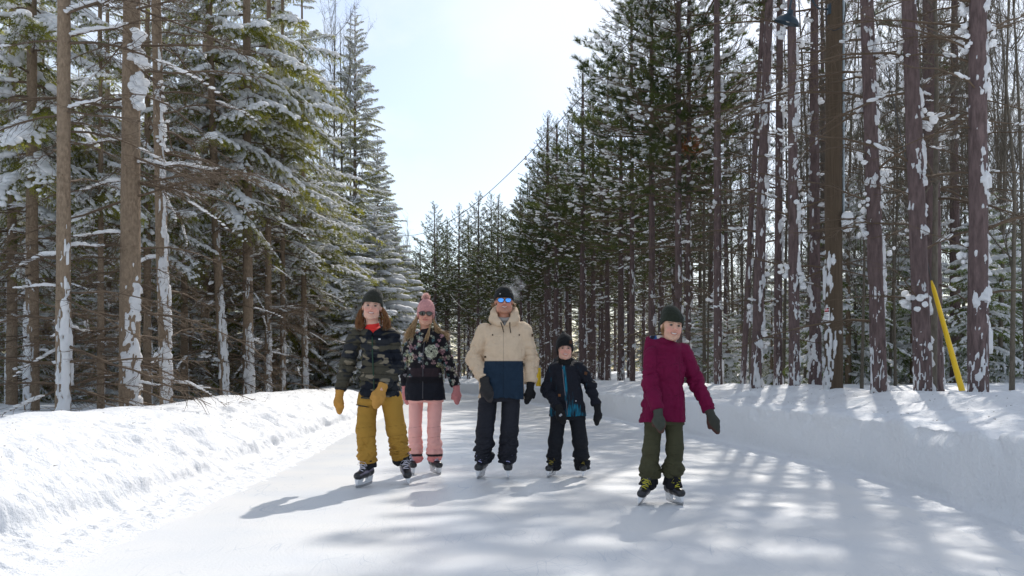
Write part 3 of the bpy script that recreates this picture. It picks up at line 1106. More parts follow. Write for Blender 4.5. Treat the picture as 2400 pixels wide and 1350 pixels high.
for d0 in YNG[:3]:
    d = dict(d0)
    fm = d0['foliage'].copy(); fm.materials.clear(); fm.materials.append(M['hemlock_needle'])
    d['foliage'] = fm
    HEM.append(d)

PIN = []
for i, kw in enumerate([dict(H=13.0, zlive=5.2, per=4), dict(H=12.4, zlive=4.6, per=5, thin=0.72), dict(H=13.4, zlive=5.8, per=4), dict(H=12.0, zlive=4.0, per=5, thin=0.72, ndead=20)]):
    tg = pine_crown(600 + i, **kw)
    branch_lumps(tg, np.random.default_rng(40 + i), 12, 0.5, 7, 0.11)
    d = crown_meshes(tg, 'pine', 'pine_needle')
    v, f, prof = trunk_geo([(0, 0, -0.4), (0.05, 0.03, 5), (0, 0, kw['H'])], 0.115, 0.02, 12, seed=20 + i)
    t = MB(); t.add(v, f); d['trunk'] = t.mesh('pine_trunk', M['pine_bark'])
    v, f = trunk_snow(prof, 0.3, 80 + i, 5.5, 'blotch', -0.4)
    t = MB(); t.add(v, f); d['trunk_snow'] = t.mesh('trunk_snow', M['treesnow'])
    PIN.append(d)

tg = pine_crown(640, H=13.0, zlive=6.8, thin=0.32, ndead=46, per=4, step=0.6)
branch_lumps(tg, np.random.default_rng(47), 10, 0.5, 7, 0.11)
BARE = dict(PIN[1]); BARE.update(crown_meshes(tg, 'pine', 'pine_needle'))
SAP = []
for i in range(3):
    rnd = np.random.default_rng(700 + i)
    tg = TreeGeo()
    H_ = [8.5, 6.5, 11.0][i]
    for k in range([16, 14, 22][i]):
        tg.place(FAN[rnd.integers(3)], (0, 0, rnd.uniform(H_ * 0.25, H_ * 0.95)), rnd.uniform(0, 2 * PI), rnd.uniform(0.5, 1.15), rnd.uniform(0.5, 1.0))
    d = {'branches': tg.wood.mesh('sapling_branches', M['grey_bark'])}
    v, f, prof = trunk_geo([(0, 0, -0.4), (rnd.normal(0, .15), rnd.normal(0, .15), H_ * 0.5), (rnd.normal(0, .3), rnd.normal(0, .2), H_)], 0.045, 0.006, 7, seed=i, rings=18)
    t = MB(); t.add(v, f); d['trunk'] = t.mesh('sapling_trunk', M['grey_bark'])
    SAP.append(d)

def put_tree(name, meshes, x, y, rz, sc, label, cat='tree', group=None, z=None, skip=(), sz=None):
    zz = float(ground_z(x, y)) if z is None else z
    e = empty(name, (x, y, zz), label, cat, group, rz)
    e.scale = (sc, sc, sz or sc)
    for k in ('trunk', 'branches', 'foliage', 'branch_snow', 'trunk_snow'):
        if k in meshes and k not in skip:
            link(k, meshes[k], e)
    return e

# ---------------------------------------------------------------- front row on the left
# base x px, x px at the top of the frame, trunk width px, distance, label, crown, crown rotation, height scale
LEFT = [
    (148, 150, 38, 12.2, 'slim spruce trunk nearest the left edge of the photo, snow stripe down its right side', 2, 0.3, 1.0),
    (303, 308, 52, 13.2, 'thickest brown spruce trunk on the left, broad ragged snow stripe low on its right side', 0, 1.9, 1.1),
    (389, 366, 31, 15.0, 'spruce trunk right beside the thickest left trunk, narrow rope of snow down it', 2, 3.1, 1.05),
    (526, 490, 24, 21.0, 'spruce with slightly crooked trunk and snow heaped at its foot, left of two even trunks', 1, 0.9, 1.05),
    (582, 578, 27, 21.7, 'straight brown spruce with big snow laden boughs reaching over its bare lower trunk', 0, 4.2, 1.1),
    (628, 630, 18, 23.5, 'thin straight spruce, second trunk right of the crooked one on the left', 2, 2.2, 1.0),
    (663, 662, 14, 25.0, 'thinnest spruce trunk of the left front row, third right of the crooked one', 0, 5.2, 0.80),
    (714, 708, 16, 28.0, 'spruce with yellowish snowy boughs just left of the boy in the camouflage jacket', 1, 1.2, 0.80),
    (752, 750, 10, 32.0, 'slender spruce trunk farther back, between yellowish spruce and the camouflage boy', 3, 0.1, 0.62),
]
for i, (bx, tx, w, Y, lab, cv, rz, hs) in enumerate(LEFT):
    X = (bx - 1200) * Y / FPX
    gz = float(ground_z(X, Y))
    r0 = w * Y / FPX / 2 * 0.97
    ztop = CAMH + HOR * Y / FPX
    lean = (tx - bx) * Y / FPX
    H = {0: 17.5, 1: 15.5, 2: 16.5, 3: 14.0}[cv] * hs
    e = empty('spruce_tree', (X, Y, gz), lab, 'tree', 'spruces in the front row on the left')
    path = [(0, 0, -0.5), (0, 0, 0.4), (lean * 0.55, 0, (ztop - gz) * (0.42 if i == 3 else 0.5)), (lean, 0, min(ztop - gz, H - 1.5)), (lean * 1.1, 0, H)]
    v, f, prof = trunk_geo(path, r0, 0.02, 22, 0.12 if i else 0.05, 300 + i, 60)
    t = MB(); t.add(v, f)
    # knots
    rk = np.random.default_rng(30 + i)
    for k in range(34):
        zk = rk.uniform(0.5, 7.5); ak = rk.uniform(-PI, 0)
        px_, py_, rr_ = np.interp(zk - (-0.5), prof[0], prof[1]), np.interp(zk + 0.5, prof[0], prof[2]), np.interp(zk + 0.5, prof[0], prof[3])
        c = np.array([px_ + rr_ * math.cos(ak), py_ + rr_ * math.sin(ak), zk])
        add_tube(t, [c - np.array([math.cos(ak), math.sin(ak), 0]) * 0.02, c + np.array([math.cos(ak), math.sin(ak), 0.2]) * rk.uniform(0.012, 0.05)], [0.012, 0.006], 5)
    t.build('trunk', M['spruce_bark'], e)
    v, f = trunk_snow(prof, R(-48), 900 + i, [3.1, 2.7, 6.4, 4.6, 3.4, 3.0, 2.6, 3.2, 2.6][i], 'strip', -0.5, amt=[1.3, 1.6, 1.0, 1.1, 1.2, 1.1, 1.0, 1.3, 0.9][i])
    s = MB(); s.add(v, f)
    s.build('trunk_snow', M['treesnow'], e)
    if i < 3:
        rnd = np.random.default_rng(50 + i)
        tg = TreeGeo()
        for k in range([40, 44, 30][i]):
            zz = rnd.uniform(0.15, 6.2)
            yaw = rnd.uniform(R(-35), R(215))
            lx = np.interp(zz, [0.4, (ztop - gz)], [0, lean])
            tg.place(DEAD[rnd.integers(5)], (lx, 0, zz), yaw, rnd.uniform(-0.35, 0.12), rnd.uniform(0.7, 1.35))
        lump = [[], [(5.15, 0.25, .11), (4.55, 0.3, .12)], [(5.0, .1, .06), (4.4, .1, .05)]][i]
        c, sc_ = [], []
        for (zl, a, rl) in lump:
            for q in range(14):
                c.append((lean * zl / 5.5 + r0 * 0.75 + rnd.uniform(-.06, .10), -r0 * 0.85 + rnd.uniform(-.04, .05), zl + q * 0.035 - 0.2 + rnd.uniform(-.02, .02)))
                sc_.append((rl * rnd.uniform(.5, .9), rl * rnd.uniform(.4, .8), rl * rnd.uniform(.4, .6)))
        if c:
            v, f = blobs(c, sc_, None, True, rnd, 0.18)
            tg.snow.add(v, f)
        for k, mm in crown_meshes(tg, 'spruce', 'spruce_needle').items():
            link(k, mm, e)
        # crown above the frame
        tg = spruce_crown(800 + i, H=H, zlive=7.6, ndead=0, Lmax=2.2, per=3, step=0.5)
        d = crown_meshes(tg, 'crown', 'spruce_needle')
        o = link('crown', d['branches'], e); o.location.x = lean
        for k in ('foliage', 'branch_snow'):
            o2 = link(k, d[k], o)
    else:
        for k in ('branches', 'foliage', 'branch_snow'):
            o = link(k, SPR[cv][k], e)
            o.rotation_euler.z = rz
            o.location.x = lean * 0.8
            o.scale = (1, 1, hs)

# ---------------------------------------------------------------- the wood behind, left
rnd = np.random.default_rng(77)
G1 = 'spruces crowded in the dark wood on the left'
LBG = 'brown spruce in the dark wood behind the left front row of trunks'
taken = [((b[0] - 1200) * b[3] / FPX, b[3]) for b in LEFT]
def free(x, y, dmin):
    for (a, b_) in taken:
        if (a - x) ** 2 + (b_ - y) ** 2 < dmin * dmin:
            return False
    taken.append((x, y))
    return True
# trunks one can tell apart in the second row
for (px_, Y, lab, cv, sc) in [
    (75, 17.0, 'dark spruce trunk with snow stripe behind and left of the slim left edge trunk', 1, 1.0),
    (28, 19.0, 'dark spruce trunk at the extreme left edge of the photo, in the second row', 3, 0.9),
    (345, 20.0, 'dim spruce trunk showing in the gap right of the thickest left trunk', 1, 0.75),
    (236, 17.5, 'thin pale spruce pole between the two largest left trunks', 2, 0.55),
    (432, 24.0, 'dim spruce trunk in the gap left of the crooked spruce', 1, 0.8),
]:
    X = (px_ - 1200) * Y / FPX
    taken.append((X, Y))
    put_tree('spruce_tree', SPR[cv], X, Y, rnd.uniform(0, 6), sc, lab)
n = 0
for k in range(900):
    y = rnd.uniform(16, 62)
    off = rnd.uniform(3.4, 17)
    x = float(left_edge(y)) - off
    if x / y < -0.62 or x / y > -0.26:
        continue
    if free(x, y, 2.1 + 0.02 * y):
        v = rnd.integers(4)
        put_tree('spruce_tree', SPR[v], x, y, rnd.uniform(0, 6.28), rnd.uniform(0.8, 1.12), LBG, 'tree', G1)
        n += 1
    if n > 52:
        break
# young spruces as undergrowth
G2 = 'snowy young spruces under the left trees'
n = 0
for k in range(500):
    y = rnd.uniform(17, 45)
    off = rnd.uniform(3.2, 13)
    x = float(left_edge(y)) - off
    if x / y < -0.60 or x / y > -0.12:
        continue
    if free(x, y, 1.3):
        put_tree('young_spruce', YNG[rnd.integers(3)], x, y, rnd.uniform(0, 6.28), rnd.uniform(0.6, 1.0), 'snow covered young spruce growing under the trees on the left', 'tree', G2)
        n += 1
    if n > 26:
        break
# big clothed spruces whose edge stands against the sky
for (px_, Y, v, sc, sz, lab) in [
    (832, 42, 3, 1.05, 1.065, 'tall pointed spruce with its tip against the sky, left of the open sky'),
    (885, 47, 3, 0.95, 0.86, 'dark spruce with ragged right edge against the sky, right of the tall pointed one'),
    (640, 30, 3, 0.95, 1.05, 'broad snow laden spruce whose boughs spread above the camouflage boy'),
    (775, 35, 3, 0.85, 0.66, 'snow covered spruce directly above and left of the camouflage boy'),
    (878, 36, 4, 1.0, 0.92, 'snow plastered spruce bush between the camouflage boy and the tall pointed spruce'),
    (925, 43, 4, 1.0, 0.95, 'snow plastered spruce above the head of the woman in the pink hat'),
    (905, 52, 3, 0.8, 0.62, 'mid height spruce behind the snow plastered bushes at the left of the sky gap'),
    (835, 31, 4, 0.6, 0.95, 'low snowy spruce bush on the bank behind the camouflage boy'),
    (905, 39, 4, 0.8, 0.75, 'snow plastered spruce bush low behind the woman in the pink hat'),
    (800, 34, 4, 0.9, 1.0, 'snow plastered spruce left of and above the camouflage boy'),
    (950, 48, 4, 0.85, 0.8, 'smaller snow plastered spruce at the right end of the bright snowy bushes'),
    (950, 56, 2, 0.9, 0.8, 'distant snowy spruce closing the left side of the trail'),
]:
    X = (px_ - 1200) * Y / FPX
    put_tree('snowy_spruce', YNG[v], X, Y, rnd.uniform(0, 6), sc, lab, sz=sc * sz)
for (px_, Y, v, sc) in [(775, 40, 2, 1.55), (790, 41, 0, 1.9), (815, 44, 2, 1.6), (935, 50, 0, 1.0), (965, 55, 1, 1.1), (945, 53, 1, 1.2)]:
    X = (px_ - 1200) * Y / FPX
    put_tree('bare_sapling', SAP[v], X, Y, rnd.uniform(0, 6), sc, 'thin leafless tree rising between the left spruces against the sky', 'tree', 'leafless trees by the left spruces')

# ---------------------------------------------------------------- right hand side, front row
RIGHT = [
    (2293, 2292, 48, 10.6, 'thick snow blotched pine trunk nearest the right edge of the photo'),
    (2163, 2130, 43, 11.5, 'leaning snow blotched pine trunk just left of the yellow guard'),
    (2060, 2031, 38, 12.3, 'leaning pine trunk immediately right of the utility pole, snow clinging to its right side'),
    (1862, 1855, 27, 15.6, 'pine trunk behind the hanging lamp, plastered with a broken snow stripe'),
    (1823, 1828, 20, 17.5, 'narrow pine trunk close left of the snow striped trunk under the lamp'),
    (1772, 1803, 27, 16.5, 'pine trunk tilting to the right, thick snow crust on its lower left side'),
    (1742, 1790, 14, 18.5, 'thin tilting stem that crosses the tilting pine, left of it'),
    (1683, 1680, 21, 20.0, 'clean straight pine trunk right of the girl in the burgundy coat'),
    (1612, 1616, 13, 23.0, 'slimmer pine trunk above the head of the burgundy girl, right one of two'),
    (1590, 1590, 19, 22.0, 'pine trunk above the head of the burgundy girl, rusty needles hanging beside it'),
    (1528, 1527, 18, 25.0, 'pine trunk just left of the burgundy girl'),
    (1482, 1480, 14, 28.0, 'slender pine trunk midway between small boy and burgundy girl, lone straight one'),
    (1366, 1366, 19, 33.0, 'dark thick pine trunk rising right above the small boy in black'),
    (1303, 1305, 16, 38.0, 'dark pine trunk rising behind the left shoulder of the small boy'),
    (1285, 1284, 13, 40.0, 'dark pine trunk between the man and the small boy'),
]
rnd = np.random.default_rng(99)
for i, (bx, tx, w, Y, lab) in enumerate(RIGHT):
    X = (bx - 1200) * Y / FPX
    taken.append((X, Y))
    gz = float(ground_z(X, Y))
    if X - float(right_edge(Y)) < 2.2:
        gz = max(gz, 0.66)
    r0 = w * Y / FPX / 2
    ztop = CAMH + HOR * Y / FPX
    lean = (tx - bx) * Y / FPX
    low = 0.84 if i >= 12 else 1.0
    H = 14.5 if i < 8 else [13.0, 12.4, 13.4, 12.0][i % 4] * low
    e = empty('pine_tree', (X, Y, gz), lab, 'tree', 'pines in the front row on the right')
    zt = min(ztop - gz, H - 1.0)
    path = [(0, 0, -0.6), (0, 0, 0.2), (lean * 0.45, 0, zt * 0.5), (lean, 0, zt), (lean * 1.2, 0, H if i >= 8 else max(H, ztop + 1.5))]
    v, f, prof = trunk_geo(path, r0, 0.03, 24, 0.10, 400 + i, 80)
    t = MB(); t.add(v, f)
    t.build('trunk', M['pine_bark'], e)
    v, f = trunk_snow(prof, R(-38), 950 + i * 3, min(8.0, ztop - gz + 0.8) if i < 7 else 5.5, 'blotch', -0.6, amt=[0.75, 0.8, 1.25, 1.3, 1.1, 1.1, 0.4, 0.3, 0.2, 0.3, 0.3, 0.2, 0.2, 0.1, 0.1][i])
    s = MB(); s.add(v, f); s.build('trunk_snow', M['treesnow'], e)
    if i < 8:
        tg = TreeGeo()
        for k in range([26, 24, 26, 24, 16, 20, 6, 16][i]):
            zz = rnd.uniform(0.9, 6.5)
            lx = np.interp(zz, [0.2, ztop - gz], [0, lean])
            yaw = rnd.uniform(R(-45), R(225))
            tg.place(DEADP[rnd.integers(4)], (lx, 0, zz), yaw, rnd.uniform(-0.1, 0.65), rnd.uniform(0.5, 1.2))
            if rnd.random() < 0.5:
                r1 = rnd.uniform(0.035, 0.075)
                cs, sc_ = [], []
                for q in range(rnd.integers(5, 12)):
                    da = rnd.normal(0, 0.35)
                    rr_ = r0 + 0.005 + abs(rnd.normal(0, 0.05))
                    cs.append((lx + math.cos(yaw + da) * rr_, math.sin(yaw + da) * rr_, zz + 0.05 + rnd.normal(0, 0.07) - 0.5 * (rr_ - r0)))
                    sc_.append((r1 * rnd.uniform(.5, 1.0), r1 * rnd.uniform(.4, .7), r1 * rnd.uniform(.4, .8)))
                v, f = blobs(cs, sc_, None, True, rnd, 0.15)
                tg.snow.add(v, f)
        for k, mm in crown_meshes(tg, 'pine', 'pine_needle').items():
            link(k, mm, e)
        tgc = pine_crown(850 + i, H=H, zlive=8.4 if i < 3 else 7.8, ndead=0, Lmax=2.2, thin=0.42, step=0.6)
        d = crown_meshes(tgc, 'crown', 'pine_needle')
        o = link('crown', d['branches'], e); o.location.x = lean
        for k in ('foliage', 'branch_snow'):
            link(k, d[k], o)
    else:
        cv = i % 4
        for k in ('branches', 'foliage', 'branch_snow'):
            o = link(k, PIN[cv][k], e)
            o.rotation_euler.z = rnd.uniform(0, 6)
            o.scale = (low, low, low)

# second line of bare stems right
for (bx, w, Y, lab, sc) in [
    (2190, 26, 14.5, 'dim pine trunk half hidden behind the leaning pine by the yellow guard', 1.25),
    (1912, 22, 17.0, 'thinner pine trunk close left of the utility pole, snow lumps on it', 1.0),
    (2240, 16, 19.0, 'grey pine stem in the wood behind the yellow guard', 1.0),
    (1425, 13, 34.0, 'dark pine stem between small boy and burgundy girl, left one', 0.95),
]:
    X = (bx - 1200) * Y / FPX
    taken.append((X, Y))
    put_tree('pine_tree', BARE, X, Y, rnd.uniform(0, 6), sc, lab)

# the pine stand behind
G3 = 'pines of the stand on the right'
n = 0
near_right = 0
for k in range(2000):
    y = rnd.uniform(17, 75)
    off = rnd.uniform(1.8, 16) if y > 30 else rnd.uniform(3.4, 14)
    x = float(right_edge(y)) + off
    if x / y > 0.60 or x / y < -0.13:
        continue
    if x / y > 0.20 and (y < 26 or near_right > 7):
        continue
    if x / y > 0.20:
        near_right += 1
    if free(x, y, 1.9 + 0.010 * y):
        put_tree('pine_tree', BARE if x / y > 0.20 and near_right % 3 else PIN[rnd.integers(4)], x, y, rnd.uniform(0, 6.28), rnd.uniform(0.86, 1.05) * (0.84 if y > 27 and off < 7 else 1.0), 'purplish brown pine in the close stand on the right side of the trail', 'tree', G3)
        n += 1
    if n > 92:
        break
# far end pines that stand against the sky
for (px_, Y, v, ztip, lab) in [
    (1018, 62, 0, 463, 'far pine with pale trunk, leftmost of three pointed tops in mid sky'),
    (1076, 60, 1, 468, 'far pine, middle of the three pointed tops in the middle of the sky'),
    (1122, 58, 2, 440, 'far pine, rightmost of three pointed tops, between woman and man'),
    (1168, 55, 3, 445, 'dark far pine above the head of the man, right of the pointed three'),
    (1215, 51, 0, 372, 'dark pine stepping up to the right of the man, second from the pointed three'),
    (1262, 47, 1, 300, 'dark pine stepping up above the gap between man and small boy'),
    (1305, 43, 2, 235, 'dark pine stepping up above the small boy'),
    (1360, 37, 3, 165, 'dark tall pine, crown edge against the sky, right above the small boy'),
    (1420, 31, 0, 70, 'tall pine that leans its top tufts out against the upper sky'),
    (985, 64, 1, 560, 'low far pine at the very end of the trail, left of the three pointed tops'),
    (1048, 66, 3, 500, 'far pine half hidden between the left two pointed tops'),
    (1098, 66, 0, 495, 'far pine half hidden between the right two pointed tops'),
]:
    X = (px_ - 1200) * Y / FPX
    gz = float(ground_z(X, Y))
    Ht = CAMH + (HOR - ztip) * Y / FPX - gz
    H0 = [13.0, 12.4, 13.4, 12.0][v] + 0.6
    Ht -= 0.05 * (px_ > 1190) * Ht
    put_tree('pine_tree', PIN[v], X + 0.5 * (px_ > 1190), Y, rnd.uniform(0, 6), 1.05, lab, sz=Ht / H0)
# wood closing the end of the trail
n = 0
for k in range(600):
    y = rnd.uniform(64, 88); x = rnd.uniform(-22, 4)
    if x > float(left_edge(min(y, 88))) + 0 and x < float(right_edge(min(y, 79))) - 0.5:
        continue
    if free(x, y, 2.2):
        put_tree('pine_tree', PIN[rnd.integers(4)], x, y, rnd.uniform(0, 6.28), rnd.uniform(0.7, 0.9), 'distant pine closing the end of the trail', 'tree', 'pines at the end of the trail')
        n += 1
    if n > 24:
        break
n = 0
for k in range(900):
    y = rnd.uniform(66, 120); x = rnd.uniform(-26, 26)
    if y < 79 and left_edge(y) - 1 < x < right_edge(y) + 1:
        continue
    if free(x, y, 1.8):
        if n % 2:
            put_tree('pine_tree', PIN[rnd.integers(4)], x, y, rnd.uniform(0, 6.28), rnd.uniform(0.6, 0.8), 'distant pine closing the end of the trail', 'tree', 'pines at the end of the trail')
        else:
            put_tree('young_spruce', YNG[2], x, y, rnd.uniform(0, 6.28), rnd.uniform(0.9, 1.3), 'distant dark young spruce filling the space under the far pines', 'tree', 'young spruces at the end of the trail')
        n += 1
    if n > 90:
        break
# green undergrowth at the right
G4 = 'snowy green hemlocks under the right pines'
n = 0
for k in range(900):
    y = rnd.uniform(17, 40)
    px_ = rnd.uniform(1400, 2480)
    x = (px_ - 1200) * y / FPX
    off = x - float(right_edge(y))
    if off < 3.5:
        continue
    if px_ < 2050 and rnd.random() < 0.45:
        continue
    if free(x, y, 1.35):
        put_tree('hemlock_bush', HEM[rnd.integers(2)], x, y, rnd.uniform(0, 6.28), rnd.uniform(0.55, 0.95), 'bushy green hemlock loaded with snow lumps under the right pines', 'tree', G4)
        n += 1
    if n > 46:
        break
n = 0
for k in range(300):
    y = rnd.uniform(12.5, 26)
    px_ = rnd.uniform(1380, 2420)
    x = (px_ - 1200) * y / FPX
    if x - float(right_edge(y)) < 2.4:
        continue
    if free(x, y, 0.7):
        put_tree('bare_sapling', SAP[rnd.integers(3)], x, y, rnd.uniform(0, 6.28), rnd.uniform(0.6, 1.15), 'thin leafless sapling standing in the snow among the right pines', 'tree', 'leafless saplings on the right')
        n += 1
    if n > 40:
        break
n = 0
for k in range(400):
    y = rnd.uniform(22, 42)
    px_ = rnd.uniform(1640, 2440)
    x = (px_ - 1200) * y / FPX
    if free(x, y, 0.8):
        put_tree('bare_tree', SAP[rnd.integers(3)], x, y, rnd.uniform(0, 6.28), rnd.uniform(1.1, 1.6), 'taller leafless tree deeper in the open wood on the right', 'tree', 'taller leafless trees on the right')
        n += 1
    if n > 26:
        break
# rust coloured dead needles caught on the limb near the burgundy girl's trees
P0 = np.array([(1612 - 1200) * 22.4 / FPX, 22.4, CAMH + (HOR - 345) * 22.4 / FPX])
r_ = np.random.default_rng(5)
mb = MB()
for k in range(4):
    c = P0 + r_.normal(0, 1, 3) * [0.16, 0.12, 0.30] + [0.0, -0.2, 0]
    p = c + r_.normal(0, 0.055, (110, 3)) * [1, 1, 1.6]
    v, f = needles(p, nrm(r_.normal(0, 1, (110, 3)) + [0, 0, -1.6]), 0.09, 0.010, r_)
    mb.add(v, f)
o = mb.build('dead_branch_tuft', M['dead_leaf'], None, smooth=False)
o['label'] = 'rust coloured clump of dead needles hanging beside a pine trunk'
o['category'] = 'dead foliage'
# ---------------------------------------------------------------- utility pole, lamp, wires, guard
PX, PY = (1954 - 1200) * 13.75 / FPX, 13.75
pz = 0.72
def at(px_, py_, Y):
    return np.array([(px_ - 1200) * Y / FPX, Y, CAMH + (HOR - py_) * Y / FPX])
e = empty('utility_pole', (PX, PY, pz), 'brown wooden utility pole with pale conduit and warning sign on the right', 'utility pole')
t = MB()
v, f, prof = trunk_geo([(0, 0, -0.5), (0, 0, 9.5)], 0.13, 0.105, 28, 0.02, 5, 50)
t.add(v, f); t.build('shaft', M['pole_wood'], e)
v, f = trunk_snow(prof, R(-150), 777, 3.1, 'strip', -0.5, amt=0.35)
s = MB(); s.add(v, f)
r_ = np.random.default_rng(3)
v, f = blobs([(-0.05, -0.125, 1.95), (-0.045, -0.13, 2.02), (0.05, -0.125, 0.92)], [(.04, .03, .06), (.03, .02, .04), (.025, .02, .03)], None, True, r_, .15)
s.add(v, f); s.build('pole_snow', M['treesnow'], e)
mcon = simple('grey_conduit', (0.30, 0.36, 0.40), 0.45)
c = MB()
add_tube(c, [(0.128, -0.05, 2.55), (0.128, -0.05, 9.0)], 0.017, 8)
for zz in (3.2, 3.9, 4.6, 5.3, 5.9):
    box(c, (0.128, -0.05, zz), (0.05, 0.045, 0.02))
c.build('conduit', mcon, e)
b_ = MB(); box(b_, (0.155, -0.09, 2.52), (0.15, 0.11, 0.22)); ob = b_.build('outlet_box', mcon, e, smooth=False)
v, f = blobs([(0.15, -0.13, 2.60), (0.17, -0.12, 2.50), (0.12, -0.15, 2.48), (0.19, -0.11, 2.62), (0.10, -0.13, 2.56), (0.15, -0.14, 2.42)], [(.10, .07, .08), (.08, .06, .09), (.06, .05, .08), (.05, .05, .06), (.05, .04, .06), (.07, .05, .05)], None, True, r_, .1)
s = MB(); s.add(v, f); s.build('box_snow', M['treesnow'], ob)
# warning sign, bent round the shaft at its left front
sg = MB()
def shell(mb, a0, a1, z0, z1, r, col=None, n=8):
    a = np.linspace(a0, a1, n)
    v = [(r * math.cos(q), r * math.sin(q), z) for z in (z0, z1) for q in a]
    f = [(i, i + 1, n + i + 1, n + i) for i in range(n - 1)]
    mb.add(v, f, 0, col)
m_sign = cloth_mat('sign_paint', 0.4, 0.0)
a0, a1 = R(-176), R(-132)
zc = CAMH + (HOR - 735) * 13.6 / FPX - pz
shell(sg, a0, a1, zc - 0.095, zc + 0.095, 0.1395, (0.75, 0.75, 0.73))
shell(sg, a0 + .05, a1 - .05, zc + 0.028, zc + 0.088, 0.1405, (0.015, 0.015, 0.015))
shell(sg, a0 + .12, a1 - .12, zc + 0.038, zc + 0.078, 0.1415, (0.55, 0.02, 0.03))
for k, zz in enumerate((0.005, -0.018, -0.041, -0.064)):
    shell(sg, a0 + .15, a1 - .15 - .1 * (k % 2), zc + zz, zc + zz + 0.008, 0.1405, (0.05, 0.05, 0.05))
sgn = sg.build('warning_sign', m_sign, e, colors=True)
fc = bpy.data.curves.new('danger_text', 'FONT')
fc.body = 'DANGER'; fc.size = 0.030; fc.align_x = 'CENTER'; fc.align_y = 'CENTER'; fc.extrude = 0.0006
fo = bpy.data.objects.new('tmp_text', fc); COL.objects.link(fo)
bpy.context.view_layer.update()
me = bpy.data.meshes.new_from_object(fo.evaluated_get(bpy.context.evaluated_depsgraph_get()))
bpy.data.objects.remove(fo)
co = np.zeros(len(me.vertices) * 3); me.vertices.foreach_get('co', co); co = co.reshape(-1, 3)
am = (a0 + a1) / 2
ang = am + co[:, 0] * 0.9 / 0.1425
rr_ = 0.1425 + co[:, 2]
me.vertices.foreach_set('co', np.stack([rr_ * np.cos(ang), rr_ * np.sin(ang), zc + 0.058 + co[:, 1]], -1).ravel())
me.materials.append(simple('sign_letter_white', (0.8, 0.8, 0.8), 0.5))
o = link('danger_lettering', me, sgn)

# lamp on a gooseneck
Yl = 13.55
a_end, a_root = at(1852, 20, Yl), at(1941, 22, PY - 0.05)
lamp = empty('street_lamp', tuple(a_root), 'dark barn shade lamp on a curved arm fixed to the utility pole', 'lamp')
o_ = a_root
mdark = simple('lamp_enamel', (0.012, 0.030, 0.045), 0.35)
mb = MB()
pts = [a_root, at(1915, 20, PY - .08), at(1895, -15, 13.62), at(1880, -42, 13.6), at(1865, -40, Yl), at(1857, -10, Yl), at(1852, 14, Yl), at(1850, 26, Yl)]
pts = np.array(pts) - o_
tt = np.linspace(0, 7, 40)
sp = np.stack([np.interp(tt, range(8), pts[:, j]) for j in range(3)], -1)
for _ in range(3):
    sp[1:-1] = (sp[:-2] + 2 * sp[1:-1] + sp[2:]) / 4
add_tube(mb, sp, 0.014, 8); mb.build('arm', mdark, lamp)
mb = MB(); box(mb, (0.012, 0.0, 0.0), (0.05, 0.09, 0.16)); mb.build('wall_plate', mdark, lamp, smooth=False)
sh = at(1848, 42, Yl) - o_
prof_ = [(0.035, 0.115), (0.045, 0.075), (0.05, 0.05), (0.085, 0.030), (0.135, 0.0), (0.175, -0.045), (0.185, -0.075), (0.188, -0.078), (0.178, -0.070), (0.165, -0.045), (0.125, -0.005), (0.06, 0.02), (0.0, 0.03)]
nn_ = 28
va = [(r * math.cos(2 * PI * k / nn_), r * math.sin(2 * PI * k / nn_), z) for r, z in prof_ for k in range(nn_)]
fa = [(i * nn_ + k, i * nn_ + (k + 1) % nn_, (i + 1) * nn_ + (k + 1) % nn_, (i + 1) * nn_ + k) for i in range(len(prof_) - 1) for k in range(nn_)]
Rt = rotm(R(15), R(15), 0)
mb = MB(); mb.add(np.array(va) @ Rt.T + sh, fa); mb.build('lamp_shade', mdark, lamp)
v, f = sphere_arrays(12, 8)
mb = MB(); mb.add((v * 0.045) @ Rt.T + sh + [0, 0, -0.02], f); mb.build('bulb', simple('bulb_glass', (0.5, 0.5, 0.48), 0.2), lamp)
mb = MB()
q = [at(1937, 30, 13.6), at(1936, 50, 13.57), at(1942, 66, 13.55), at(1955, 72, 13.54), at(1970, 66, 13.55), at(1979, 50, 13.57), at(1982, 20, 13.6), at(1981, -30, 13.62)]
add_tube(mb, np.array(q) - o_, 0.008, 6); mb.build('cord', M['black'], lamp)

# overhead cables
mcab = simple('cable_rubber', (0.05, 0.055, 0.06), 0.6)
def cable(name, a, b, sag, r, lab, cat='cable'):
    a, b = np.array(a, float), np.array(b, float)
    t = np.linspace(0, 1, 60)[:, None]
    p = a * (1 - t) + b * t
    p[:, 2] -= (sag * 4 * t * (1 - t))[:, 0]
    mb = MB(); add_tube(mb, p, r, 5)
    o = mb.build(name, mcab)
    o['label'] = lab; o['category'] = cat
p0 = np.array([PX, PY, pz + 8.9])
pA = at(1150, 447, 36.0)
cable('power_cable', p0, pA, 0.35, 0.012, 'dark overhead cable slanting down across the right pines towards the far trees')
cable('power_cable', pA, at(900, 540, 62.0), 0.9, 0.014, 'far overhead cable crossing the sky gap low between left and right trees')
cable('festoon_wire', at(1055, 690, 45), at(1190, 690, 40), 0.9, 0.014, 'thin wire sagging between far trunks behind the man', 'wire')

